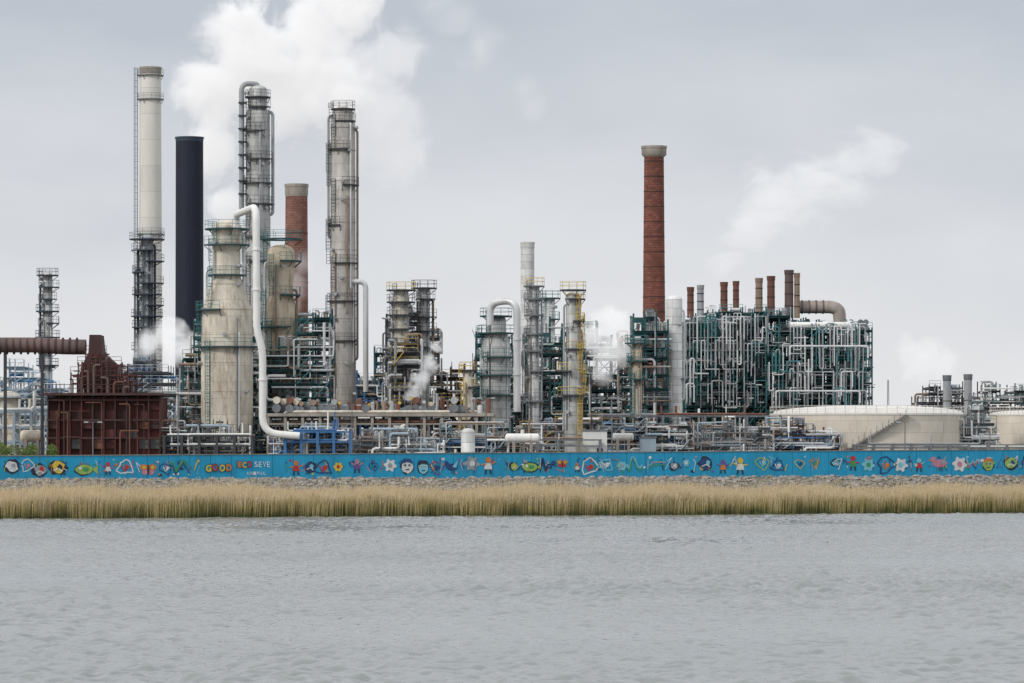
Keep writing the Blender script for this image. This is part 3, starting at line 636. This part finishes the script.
# ------------------------------------------------------------------ process units
PMC=('pipe_silver','pipe_grey','pipe_white','pipe_silver','pipe_brown')
fine=(.06,.09,.13,.2)
unit('process_unit','dark green steel structure packed with pipes',183,262,[358,354,352,354,358],560,14,11,fpx=14,npipes=95,fill=.95,rs=fine,pm=PMC)
unit('process_unit','green steel tower around the conical reactor',194,258,[322,290,318],572,9,12,fpx=14,npipes=70,fill=.6,rows=2,deckp=.7,rs=fine,colw=.2)
unit('process_unit','green steel structure beside the stained reactor',262,330,[350,344,318,312],562,14,13,fpx=14,npipes=90,fill=.95,rs=fine,pm=PMC)
unit('process_unit','steel tower with platforms around columns',386,438,[318,298,303,318,334],600,8,14,'dark_steel','grey_steel',PMC,fpx=13,npipes=85,fill=.85,rs=fine)
unit('process_unit','slim platform tower with yellow handrails',392,418,[345,338],585,6,62,'dark_steel','yellow',PMC,fpx=13,npipes=35,fill=.6,rs=fine,rows=2)
unit('process_unit','green steel frame around the fat silver vessel',476,512,[334,326,340],598,8,15,fpx=14,npipes=50,fill=.7,rs=fine)
unit('process_unit','thin teal frame between slim columns',526,586,[335,322,340,326,330],602,8,63,'teal','teal_light',PMC,fpx=15,npipes=70,fill=.7,rs=fine)
unit('process_unit','teal pipe structure with brown vessel',622,668,[335,318,316,322],602,14,16,'teal','teal_light',PMC,fpx=14,npipes=90,fill=.95,rs=fine)
RM=('pipe_silver','pipe_grey','pipe_silver','pipe_grey','pipe_teal')
R1=unit('process_unit','dense teal steel frame full of silver pipes',684,766,[322,314,312,310,310,308,308],636,16,17,'teal','teal_light',RM,fpx=12,npipes=95,fill=.85,rs=(.05,.08,.11),rows=4,casing=1,colw=.22,jitter=.4)
R2=unit('process_unit','dense teal steel frame with looping silver pipes',766,872,[310,310,318,320,322,323,325,328],634,16,18,'teal','teal_light',RM,fpx=12,npipes=95,fill=.85,rs=(.05,.08,.11),rows=4,casing=1,colw=.22,jitter=.4)
loops(R1,686,760,(320,341,362,384),314,408,634,100,.62,RM,101); loops(R2,768,862,(330,347,372,391),324,408,632,100,.66,RM,102)
for y0,x0,x1 in ((346,790,868),(391,776,860)):
    mb=MB(); d=629; mb.pipe([(X(x0,d),d,Z(y0+9,d)),(X(x0,d),d,Z(y0,d)),(X(x1,d),d,Z(y0,d)),(X(x1,d),d,Z(y0+12,d))],.9*d/F,'pipe_silver',12); R2.part('manifold',mb,own=True)
T=Thing('flue_duct','pale brown horizontal flue duct over the pipe unit','duct',(X(800,644),644,Z(330,644)))
mb=MB(); d=644; mb.pipe([(X(796,d),d,Z(307,d)),(X(832,d),d,Z(307,d)),(X(839,d),d,Z(310,d)),(X(840,d),d,Z(324,d))],6.4*d/F,'duct_beige',20,5*d/F); T.part('duct',mb)
for a,b in ((802,307),(809,307),(816,307),(823,307)): mb=MB(); mb.tube((X(a,d)-.1,d,Z(b,d)),(X(a,d)+.1,d,Z(b,d)),7.0*d/F,7.0*d/F,20,'duct_brown'); T.part('rib',mb)
pipe_thing('flue_duct','pale insulated manifold on top of pipe unit',[(790,325,0),(850,325,0)],3.0,632,'pipe_white',(),16,cat='duct')
unit('process_unit','low pipe structure with yellow fittings',437,478,[372,366,385],600,8,19,'rust_dark','yellow',('pipe_brown','pipe_silver','pipe_grey','rust'),fpx=12,npipes=50,fill=.9,rs=fine)
unit('process_unit','low structure between slim columns',512,622,[398,385,378,380,372,384,376],604,12,20,'teal','grey_steel',('pipe_silver','pipe_white','pipe_brown','pipe_grey'),fpx=12,npipes=95,fill=.95,rs=fine)
unit('process_unit','teal frame with sloped pipes',583,626,[322,340,352],640,8,21,'teal','teal_light',fpx=14,npipes=50,fill=.6,rs=fine)
unit('process_unit','light blue pipe structure at plant edge',-30,60,[372,380,362,376,388],640,12,22,'light_blue','light_blue',('pipe_white','light_blue','pipe_silver','blue_paint'),fpx=11,npipes=95,fill=.85,colw=.16,rs=fine)
unit('process_unit','pale pipework behind the red furnace',98,186,[372,366,360,368,380],650,10,23,'grey_steel','light_blue',('pipe_white','pipe_silver','blue_paint','light_blue'),fpx=11,npipes=95,fill=.85,colw=.16,rs=fine)
unit('process_unit','mixed pipe structure behind tall column',322,392,[368,374,382,352],630,10,24,'teal','blue_paint',('pipe_silver','pipe_brown','blue_paint','pipe_white'),fpx=12,npipes=95,fill=.9,rs=fine)
unit('process_unit','distant boiler structure with pipes',918,985,[398,388,390,386,394,400],765,12,25,'dark_steel','grey_steel',('pipe_silver','pipe_grey','pipe_brown'),fpx=8,npipes=95,fill=.95,colw=.2,rs=fine)
unit('process_unit','distant steel pipe frame near the tank',985,1045,[385,392,388,395],740,12,26,'dark_steel','teal_light',('pipe_silver','pipe_grey','pipe_white'),fpx=10,npipes=80,fill=.9,colw=.2,rs=fine)
for i,(a,b,t,sd) in enumerate(((-30,190,396,31),(190,400,388,32),(400,640,392,33),(610,900,406,34))):
    nbk=int((b-a)/20); unit('pipe_structure','low dark pipe structure in the middle of the plant',a,b,[t+random.uniform(-12,14) for _ in range(nbk)],680,18,sd,'grey_steel','light_blue',('pipe_silver','pipe_brown','pipe_white','pipe_grey','rust'),fpx=11,npipes=98,fill=.95,colw=.2)
for i,(a,b,t,d_,sd,st) in enumerate(((165,250,430,549,51,'dark_steel'),(272,350,432,547,52,'blue_paint'),(350,440,437,546,53,'grey_steel'),(440,520,434,549,54,'teal'),(520,602,426,566,55,'grey_steel'),(602,690,424,586,56,'dark_steel'),(690,770,426,588,57,'grey_steel'),(770,838,428,590,58,'rust_dark'))):
    nbk=max(3,int((b-a)/11)); unit('pipe_structure','low fine pipework close behind the blue wall',a,b,[t+random.uniform(-9,10) for _ in range(nbk)],d_,3.2,sd,st,'yellow' if i==4 else ('light_blue' if i%2 else 'grey_steel'),('pipe_silver','pipe_grey','pipe_white','light_blue','pipe_brown','pipe_white','blue_paint' if i%2 else 'pipe_brown'),fpx=8,npipes=98,fill=.97,colw=.12,rows=2,rs=(.05,.08,.11,.18),deckp=.3,vert=.6)

# ------------------------------------------------------------------ red furnace
d=546; s=d/F; T=Thing('furnace','rusty dark red furnace house with open steel top','furnace',(X(104,d),d,GZ))
def bx(mb,a,b,yt,yb,y0,y1,mat): mb.box(X(a,d),X(b,d),d+y0,d+y1,Z(yb,d) if yb else GZ,Z(yt,d),mat)
mb=MB(); bx(mb,48,160,397,None,.9,12,'furnace_red'); T.part('wall',mb)
bxs=np.linspace(48,160,11)
for px in bxs: mb=MB(); bx(mb,px-.6,px+.6,396,None,-.15,.897,random.choice(['furnace_red','rust_dark','rust_dark'])); T.part('buckstay',mb)
for py in (400,420,438): mb=MB(); mb.box(X(47,d),X(161,d),d-.22,d-.155,Z(py,d)-.11,Z(py,d)+.11,'rust_dark'); T.part('girder',mb)
for i,px in enumerate(bxs[:-1]):
    for py,h in ((401,9),(410,10),(421,8),(429,9),(439,10)):
        if random.random()<.6: mb=MB(); bx(mb,px+1.1,px+10,py+.5,py+h-.3,random.choice([.3,.6,.75]),.897,random.choice(['furnace_red','furnace_red','rust_dark','rust','rust_dark','roof_grey'])); T.part('panel',mb)
mb=MB(); bx(mb,44,163,393,395.5,-1.0,12.5,'rust_dark'); T.part('deck',mb)
mb=MB(); mb.rail((X(44,d),d-1.0,Z(393,d)),(X(163,d),d-1.0,Z(393,d)),'rust_dark'); T.part('railing',mb)
mb=MB()
prof=[(82,393),(78,368),(86,352),(87,334),(98,334),(100,352),(116,366),(122,393)]
n=len(prof); vs=[(X(a,d),d+y,Z(b,d)) for y in (3,8) for a,b in prof]
mb.add(vs,[tuple(range(n))]+[tuple(range(2*n-1,n-1,-1))]+[(i,n+i,n+(i+1)%n,(i+1)%n) for i in range(n)],'rust_dark'); T.part('hopper',mb)
fr=MB()
def ftop(px): return 352 if 80<px<106 else (364 if 74<px<122 else 374)
cxs=np.linspace(70,136,10)
for yo in (1.2,9):
    for px in cxs: fr.box(X(px,d)-.08,X(px,d)+.08,d+yo,d+yo+.2,Z(393,d),Z(ftop(px)-2,d),'rust_dark')
    for py in (384,375,365,354):
        c2=[c for c in cxs if ftop(c)-2<=py]
        if len(c2)>1: fr.box(X(c2[0],d),X(c2[-1],d),d+yo-.2,d+yo-.01,Z(py,d)-.09,Z(py,d)+.09,'furnace_red')
    for a,b in zip(cxs[:-1],cxs[1:]):
        if random.random()<.4: fr.beam((X(a,d),d+yo+.3,Z(393,d)),(X(b,d),d+yo+.3,Z(375,d)),.1,'furnace_red')
T.part('steel_frame',fr)
for py,a,b in ((384,70,136),(375,70,136),(365,77,121),(354,84,106)): mb=MB(); mb.rail((X(a,d),d+.5,Z(py,d)),(X(b,d),d+.5,Z(py,d)),'furnace_red',step=1.2,w=.05); T.part('railing',mb)
for i in range(46):
    mb=MB(); a=random.uniform(72,132); y1=random.uniform(ftop(a)+2,388); yo=random.uniform(.3,2.8); mb.pipe([(X(a,d),d+yo,Z(393,d)),(X(a,d),d+yo,Z(y1,d)),(X(a+random.uniform(-9,9),d),d+yo,Z(y1,d))],random.choice([.06,.1,.16]),random.choice(['rust','duct_brown','rust_dark','furnace_red','duct_brown','rust_dark']),8); T.part('pipe',mb,own=True)
for i in range(10):
    mb=MB(); a=random.uniform(50,158); y1=random.uniform(400,440); mb.pipe([(X(a,d),d-.5,GZ),(X(a,d),d-.5,Z(y1,d)),(X(a+random.uniform(-20,20),d),d-.5,Z(y1,d))],random.choice([.06,.1]),random.choice(['rust','rust_dark','furnace_red']),8); T.part('pipe',mb,own=True)
T=Thing('flue_duct','wide ribbed brown flue duct leading to furnace','duct',(X(20,552),552,Z(356,552)))
mb=MB(); d=552; mb.pipe([(X(-60,d),d,Z(345,d)),(X(40,d),d,Z(345,d)),(X(62,d),d,Z(347,d)),(X(86,d),d,Z(347,d))],7.6*d/F,'duct_brown',24); T.part('duct',mb)
for px in range(-56,82,7): mb=MB(); mb.tube((X(px,d)-.1,d,Z(346,d)),(X(px,d)+.1,d,Z(346,d)),8.5*d/F,8.5*d/F,24,'rust_dark'); T.part('rib',mb)
for px in (-40,5,42):
    for y in (-.4,.6): mb=MB(); mb.box(X(px,d)-.15,X(px,d)+.15,d+y,d+y+.3,GZ,Z(352,d),'dark_steel'); T.part('support_leg',mb)

# ------------------------------------------------------------------ pipe racks in front
def rack(label,px0,px1,levels,d,depth,pm,steel,step=26,npl=6,rr=(.2,.35),trim=.5):
    T=Thing('pipe_rack',label,'pipe rack',(X((px0+px1)/2,d),d,GZ)); fr=MB(); k=int((px1-px0)/step)
    zt=Z(levels[-1],d)
    for i in range(k+1):
        x=X(px0+i*(px1-px0)/k,d)
        for y in (d,d+depth): fr.box(x-.18,x+.18,y-.18,y+.18,GZ,zt+.1,steel)
        for l in levels: fr.box(x-.14,x+.14,d+.2,d+depth-.2,Z(l,d)-.5,Z(l,d)-.1,steel)
        if random.random()<.3 and i<k: fr.beam((x,d-.05,GZ),(X(px0+(i+1)*(px1-px0)/k,d),d-.05,Z(levels[0],d)),.12,steel)
    for l in levels:
        for y in (d,d+depth): fr.box(X(px0,d)-.3,X(px1,d)+.3,y-.1,y+.1,Z(l,d)-.09,Z(l,d)+.1,steel)
    T.part('steel_frame',fr)
    for l in levels:
        for q in range(npl):
            r=random.uniform(*rr); y=d+.4+(depth-.8)*q/(npl-1); a=random.uniform(0,trim)*(px1-px0); b=random.uniform(0,trim)*(px1-px0)*.9; mb=MB()
            x0,x1=X(px0+a,d),X(max(px1-b,px0+a+10),d); z=Z(l,d)+.11+r
            pts=[(x0,y,z),(x1,y,z)]
            if random.random()<.6: pts.append((x1,y,z+random.choice([1.5,2.5,-1.5])))
            if random.random()<.6: pts.insert(0,(x0,y,z+random.choice([1.2,-2])))
            mb.pipe(pts,r,random.choice(pm),10); T.part('pipe',mb,own=True)
    return T
PR=rack('long concrete framed deck carrying insulated brown pipes',268,494,[424,414],553,6,('pipe_brown','rust','pipe_brown','pipe_grey','clad_beige','pipe_silver'),'concrete',17,12,(.1,.24),.6)
mb=MB(); mb.box(X(268,553),X(494,553),552.6,559.2,Z(416,553)-.05,Z(416,553)+.3,'concrete'); PR.part('deck',mb)
Rr=random.Random(77)
for i in range(34):   # row of rusty tan exchangers and drums standing on the deck
    mb=MB(); a=276+i*6.4+Rr.uniform(-1.5,1.5); dd=554+Rr.uniform(.2,2.5); z=Z(416,553)+.32; x=X(a,dd); mt=Rr.choice(['pipe_brown','clad_beige','clad_rusty','rust','pipe_grey','clad_silver'])
    if Rr.random()<.55:
        r=Rr.uniform(.28,.5); mb.tube((x,dd-1,z+r+.25),(x,dd+2,z+r+.25),r,r,14,mt); mb.tube((x,dd-1.15,z+r+.25),(x,dd-.95,z+r+.25),r*1.2,r*1.2,14,'grey_steel')
        if Rr.random()<.6: mb.tube((x,dd-1,z+3*r+.35),(x,dd+2,z+3*r+.35),r,r,14,mt)
        mb.box(x-.2,x+.2,dd,dd+.3,z,z+.4,'concrete'); PR.part('heat_exchanger',mb,own=True)
    else:
        r=Rr.uniform(.25,.45); h=Rr.uniform(1.1,2.3); mb.lathe(x,dd,[(r,z),(r,z+h-.2),(r*.7,z+h),(0,z+h+.08)],mt,14); PR.part('vessel',mb,own=True)
for i in range(60):
    mb=MB(); a=Rr.uniform(272,490); dd=554+Rr.uniform(.3,4.5); z=Z(416,553)+.32; x=X(a,553); h=Rr.uniform(.7,2.2)
    mb.tube((x,dd,z),(x,dd,z+h),.07,.07,8,'pipe_brown'); mb.tube((x,dd-.15,z+h),(x,dd+.15,z+h),.22,.22,12,Rr.choice(['pipe_silver','rust','pipe_grey','yellow','pipe_brown','pipe_brown'])); PR.part('valve',mb,own=True)
rack('blue and white low pipe rack behind the wall',285,350,[442,432],543.5,2.5,('pipe_white','pipe_silver','blue_paint','light_blue'),'blue_paint',14,6,(.08,.18))
rack('low pipe rack with silver pipes',350,600,[446,440],551,1.8,('pipe_silver','pipe_white','pipe_brown','pipe_grey'),'grey_steel',20,5,(.08,.16))
rack('low mixed pipe rack between wall and unit',600,768,[440,428,416],593,5,('pipe_brown','rust','pipe_grey','pipe_white','clad_beige','pipe_silver'),'grey_steel',19,9,(.08,.2),.7)
rack('brown low pipe rack in front of the tank',770,838,[446,436],594,3,('pipe_brown','rust','pipe_grey'),'rust_dark',13,6,(.1,.18))
rack('pale blue pipe rack at the plant edge',-20,48,[444,428,412],560,4,('pipe_white','light_blue','pipe_silver','clad_beige'),'light_blue',16,7,(.1,.24))
rack('grey pipe rack beside the red furnace',164,252,[446,436],545,2.5,('pipe_silver','pipe_white','pipe_grey'),'dark_steel',16,6,(.08,.16))
def hdrum(label,px0,px1,py,rpx,d,mat,group=None):
    s=d/F; T=Thing('storage_drum',label,'drum',(X((px0+px1)/2,d),d,GZ),group); mb=MB(); z=Z(py,d); r=rpx*s
    mb.drum((X(px0,d)+r*.5,d,z),(X(px1,d)-r*.5,d,z),r,mat,20); T.part('shell',mb)
    for q in (.25,.75): mb=MB(); x=X(px0+(px1-px0)*q,d); mb.box(x-.2,x+.2,d-r*.8,d+r*.8,GZ,z-r*.6,'concrete'); T.part('saddle',mb)
    mb=MB(); x=X((px0+px1)/2,d); mb.tube((x,d,z+r*.9),(x,d,z+r+.5),.25,.25,10,mat); T.part('nozzle',mb)
for a,b,y,r,dd,mt in ((505,540,438,4.5,546,'pipe_white'),(612,634,437,4,582,'clad_white'),(20,44,436,6,556,'clad_beige')):
    hdrum('horizontal pale drum on concrete saddles near the wall',a,b,y,r,dd,mt,'horizontal drums')
column('storage_silo','squat white cylindrical vessel behind the wall','tank',468,14,432,543,'clad_white',[],ladder=0)
column('storage_silo','beige cylindrical tank at the plant edge','tank',8,26,398,600,'clad_beige',[398],'light_blue','light_blue')
def building(label,px0,px1,ytop,d,depth,mat='white_wall',win=True):
    T=Thing('utility_building',label,'building',(X((px0+px1)/2,d),d,GZ)); x0,x1=X(px0,d),X(px1,d); zt=Z(ytop,d); mb=MB(); mb.box(x0,x1,d,d+depth,GZ,zt,mat); T.part('wall',mb)
    mb=MB(); mb.box(x0-.15,x1+.15,d-.15,d+depth+.15,zt+.003,zt+.2,'grey_steel'); T.part('roof',mb)
    if win:
        xx=x0+(x1-x0)*.7; mb=MB(); mb.box(xx-.4,xx+.4,d-.05,d-.003,GZ+3.6,GZ+4.3,'glass_dark'); T.part('window',mb,own=True)
    mb=MB(); mb.box(x0+.3,x0+1.2,d-.06,d-.004,GZ,GZ+2.1,'grey_steel'); T.part('door',mb)
building('small white utility building with flat roof',583,607,431,552,4)
building('pale low shed beside pipes',640,656,438,583,3,'light_blue',False)
building('blue grey control cabin with flat roof',120,146,404,640,6,'light_blue')

# ------------------------------------------------------------------ storage tanks
def tank(label,cx,w_,yt,d,group='storage tanks'):
    s=d/F; x=X(cx,d); r=w_*s/2; zt=Z(yt,d); T=Thing('storage_tank',label,'storage tank',(x,d,GZ),group)
    mb=MB(); mb.lathe(x,d,[(r,GZ),(r,zt)],'tank_cream',72); T.part('shell',mb)
    mb=MB(); mb.lathe(x,d,[(r+.08,zt-.15),(r+.08,zt+.12),(r*.97,zt+.25)]+[(r*math.cos(math.radians(q)),zt+.2+r*.085*math.sin(math.radians(q))) for q in (18,35,50,65,80,89.5)],'tank_roof',72); T.part('roof',mb)
    mb=MB(); n=60
    for i in range(n):
        a,b=2*math.pi*i/n,2*math.pi*(i+1)/n; mb.rail((x+r*math.cos(a),d+r*math.sin(a),zt+.1),(x+r*math.cos(b),d+r*math.sin(b),zt+.1),'tank_roof',step=1.6,w=.05)
    T.part('railing',mb)
    mb=MB(); m=40
    for i in range(m):
        a=math.radians(225+i*1.6); z=GZ+(zt-GZ)*i/m; mb.box(x+(r+.5)*math.cos(a)-.4,x+(r+.5)*math.cos(a)+.4,d+(r+.5)*math.sin(a)-.4,d+(r+.5)*math.sin(a)+.4,z,z+.08,'grey_steel')
        if i%2==0: p=(x+(r+.9)*math.cos(a),d+(r+.9)*math.sin(a)); mb.beam((p[0],p[1],z),(p[0],p[1],z+1.1),.06,'grey_steel',3)
    T.part('stair',mb)
tank('wide cream storage tank with low domed roof',868,196,415,612)
tank('cream storage tank with handrail beside the wide tank',1030,80,415,632)
column('pressure_vessel','pale vertical vessel between the tanks','vessel',977,9,402,620,'clad_white',[402,420],'grey_steel','grey_steel',platw=.6)
unit('pipe_structure','low pipe frame in front of the tanks',958,996,[418,410,424],606,4,41,'grey_steel','teal_light',('pipe_silver','pipe_white','pipe_grey'),fpx=11,npipes=50,fill=.7,colw=.14,rs=(.07,.1,.15))
rack('low pipe rack with pale pipes in front of the tanks',855,1045,[448,445],593,2,('pipe_grey','pipe_white','pipe_grey'),'grey_steel',19,4,(.07,.12))

def lamp(px,yt,d):
    x=X(px,d); zt=Z(yt,d); T=Thing('street_lamp','slim steel lamp post with double arm','street lamp',(x,d,GZ),'lamp posts in the plant')
    mb=MB(); mb.tube((x,d,GZ),(x,d,zt),.1,.06,8,'grey_steel'); mb.beam((x-.9,d,zt),(x+.9,d,zt),.07,'grey_steel'); T.part('pole',mb)
    for k in (-1,1): mb=MB(); mb.box(x+k*.9-.3,x+k*.9+.3,d-.15,d+.15,zt-.1,zt+.08,'pipe_grey'); T.part('lamp_head',mb,own=True)
for px,y in ((93,422),(178,398),(352,405),(486,398),(612,402),(745,398),(905,422),(990,430)): lamp(px,y,542 if px<620 else 582)
x=X(888,760); T=Thing('mast','thin lattice radio mast','mast',(x,760,GZ)); mb=MB()
for a in range(3):
    c,s_=math.cos(a*2.1)*.35,math.sin(a*2.1)*.35; mb.beam((x+c,760+s_,GZ),(x+c*.3,760+s_*.3,Z(380,760)),.09,'grey_steel',3)
T.part('lattice',mb)
m=M('leaf',(.13,.19,.04),.8,0,.4)
for px,w_,h in ((6,30,12),(30,24,10),(52,16,8)):
    d=506; mb=MB(); x0=X(px,d); zt_=Z(457-h,d)
    for i in range(2200):
        a=random.gauss(0,.42); x=x0+a*w_*d/F*.6; y=wy(x0)+3+random.gauss(0,.7); z=GZ+(zt_-GZ)*(random.random()**.6)*(1.05-.35*a*a+.08*math.sin(x*3)); q=.12
        e=[random.uniform(-q,q) for _ in range(9)]; mb.add([(x+e[0],y+e[1],z+e[2]),(x+e[3]+.1,y+e[4],z+e[5]),(x+e[6],y+e[7],z+e[8]+.12)],[(0,1,2)],'leaf')
    T=Thing('shrub','yellow green shrub growing behind the blue wall','shrub',(x0,wy(x0)+3,GZ),'shrubs'); T.part('foliage',mb)
    mb=MB()
    for i in range(5): mb.beam((x0,wy(x0)+3,GZ),(x0+random.uniform(-1.5,1.5),wy(x0)+3+random.uniform(-.5,.5),GZ+2.5),.08,'rust_dark',3)
    T.part('stem',mb)

# ------------------------------------------------------------------ steam
def plume(label,blobs,d,dens,nscale,amp,emis,lo=.0,hi=.45,seed=0,pad=1.3,smooth=.35,stretch=None,det=6,rough=.56):
    s=d/F; B3=[(X(a,d),d+(rng.uniform(-.3,.3)*r*s),Z(b,d),r*s) for a,b,r in blobs]
    A=np.array(B3); mn=(A[:,:3]-A[:,3:]*pad).min(0); mxx=(A[:,:3]+A[:,3:]*pad).max(0); c=(mn+mxx)/2; mn[2]=max(mn[2],GZ+1)
    bm=bmesh.new()
    for x,y,z,r in B3:
        for q in ico/np.linalg.norm(ico[0]):
            p=q*r*pad*1.1; bm.verts.new((x+p[0]-c[0],y+p[1]-c[1],max(z+p[2],mn[2])-mn[2]))
    bmesh.ops.convex_hull(bm,input=list(bm.verts)); 
    bmesh.ops.delete(bm,geom=[v for v in bm.verts if not v.link_faces],context='VERTS'); bmesh.ops.recalc_face_normals(bm,faces=list(bm.faces))
    me=bpy.data.meshes.new('steam_plume'); bm.to_mesh(me); bm.free()
    m=bpy.data.materials.new('steam'); m.use_nodes=True; nt=m.node_tree; N=nt.nodes; L=nt.links; N.clear(); me.materials.append(m)
    out=N.new('ShaderNodeOutputMaterial'); tc=N.new('ShaderNodeTexCoord')
    n1=N.new('ShaderNodeTexNoise'); n1.inputs['Scale'].default_value=nscale; n1.inputs['Detail'].default_value=det; n1.inputs['Roughness'].default_value=rough; n1.inputs['Distortion'].default_value=.6
    of=N.new('ShaderNodeMapping'); of.inputs['Location'].default_value=(seed*7.3,seed*3.1,0)
    if stretch: of.inputs['Rotation'].default_value=(0,stretch[0],0); of.inputs['Scale'].default_value=(1,1,stretch[1])
    L.new(tc.outputs['Object'],of.inputs[0]); L.new(of.outputs[0],n1.inputs['Vector'])
    acc=None
    for x,y,z,r in B3:
        v=N.new('ShaderNodeVectorMath'); v.operation='DISTANCE'; L.new(tc.outputs['Object'],v.inputs[0]); v.inputs[1].default_value=(x-c[0],y-c[1],z-mn[2])
        k=N.new('ShaderNodeMath'); k.operation='MULTIPLY_ADD'; L.new(v.outputs['Value'],k.inputs[0]); k.inputs[1].default_value=-1/r; k.inputs[2].default_value=1
        if acc is None: acc=k
        else:
            q=N.new('ShaderNodeMath'); q.operation='SMOOTH_MAX'; q.inputs[2].default_value=smooth; L.new(acc.outputs[0],q.inputs[0]); L.new(k.outputs[0],q.inputs[1]); acc=q
    a=N.new('ShaderNodeMath'); a.operation='SUBTRACT'; a.inputs[1].default_value=.5; L.new(n1.outputs['Fac'],a.inputs[0])
    b=N.new('ShaderNodeMath'); b.operation='MULTIPLY_ADD'; b.inputs[1].default_value=amp; L.new(a.outputs[0],b.inputs[0]); L.new(acc.outputs[0],b.inputs[2])
    mr=N.new('ShaderNodeMapRange'); mr.interpolation_type='SMOOTHSTEP'; mr.inputs['From Min'].default_value=lo; mr.inputs['From Max'].default_value=hi; mr.inputs['To Max'].default_value=dens; L.new(b.outputs[0],mr.inputs['Value'])
    ed=N.new('ShaderNodeMapRange'); ed.interpolation_type='SMOOTHSTEP'; ed.inputs['From Min'].default_value=-.28; ed.inputs['From Max'].default_value=.05; L.new(acc.outputs[0],ed.inputs['Value'])
    pr=N.new('ShaderNodeMath'); pr.operation='MULTIPLY'; L.new(mr.outputs[0],pr.inputs[0]); L.new(ed.outputs[0],pr.inputs[1]); mr=pr
    vs_=N.new('ShaderNodeVolumeScatter'); vs_.inputs['Color'].default_value=(.98,.985,.99,1); vs_.inputs['Anisotropy'].default_value=0; L.new(mr.outputs[0],vs_.inputs['Density'])
    em=N.new('ShaderNodeEmission'); em.inputs[0].default_value=(.98,.985,1,1); e=N.new('ShaderNodeMath'); e.operation='MULTIPLY'; e.inputs[1].default_value=emis; L.new(mr.outputs[0],e.inputs[0]); L.new(e.outputs[0],em.inputs[1])  # steam glows a little: added emission stands in for multiply scattered light
    ad=N.new('ShaderNodeAddShader'); L.new(vs_.outputs[0],ad.inputs[0]); L.new(em.outputs[0],ad.inputs[1]); L.new(ad.outputs[0],out.inputs['Volume'])
    ob=bpy.data.objects.new('steam_plume',me); COL.objects.link(ob); ob.location=(c[0],c[1],mn[2]); ob['kind']='stuff'; ob['label']=label; ob['category']='steam'
    return ob
plume('large billowing white steam plume rising behind the columns',[(226,208,28),(212,150,38),(218,95,48),(252,50,56),(285,95,54),(315,35,54),(345,5,50),(328,85,50)],880,.34,.095,2.7,.41,.1,.55,1,smooth=.25,rough=.62)
plume('thin trailing veil of the large steam plume',[(355,70,50),(380,110,50),(392,60,42),(398,150,40),(350,130,44)],890,.085,.10,2.7,.43,.05,.65,9,smooth=.3,rough=.6)
plume('thin drifting steam plume above the pipe unit',[(722,262,22),(738,246,28),(756,228,34),(775,208,38),(798,192,40),(822,180,40),(850,166,38),(878,155,32),(762,172,22)],800,.062,.12,3.1,.45,.05,.8,2,smooth=.4,stretch=(.7,1.6),rough=.6)
plume('small steam leak near the red furnace',[(150,346,20),(172,343,24),(190,348,20)],640,.34,.26,2.8,.44,.05,.6,3)
plume('small steam leak beside the central tower',[(411,392,10),(420,378,12),(430,362,12),(436,346,9)],584,.6,.5,2.8,.44,.05,.6,4)
plume('white steam drifting between columns and pipe unit',[(594,335,22),(612,350,24),(614,325,20),(604,372,14)],599,.3,.26,2.8,.44,.05,.65,5)
plume('faint distant steam puff',[(925,362,26),(945,366,22),(908,352,20)],900,.10,.16,2.8,.44,.05,.8,6)
plume('faint steam wisp high above the plant',[(530,108,22),(525,90,18)],900,.03,.14,2.4,.44,.1,.9,7)
plume('faint torn steam wisp drifting high up',[(480,45,32),(455,20,30),(440,0,28)],900,.03,.12,2.4,.44,.1,.9,10)
plume('thin steam drifting in front of the short brick chimney',[(296,285,16),(302,262,14),(290,305,14)],650,.10,.25,2.4,.42,.05,.8,8)
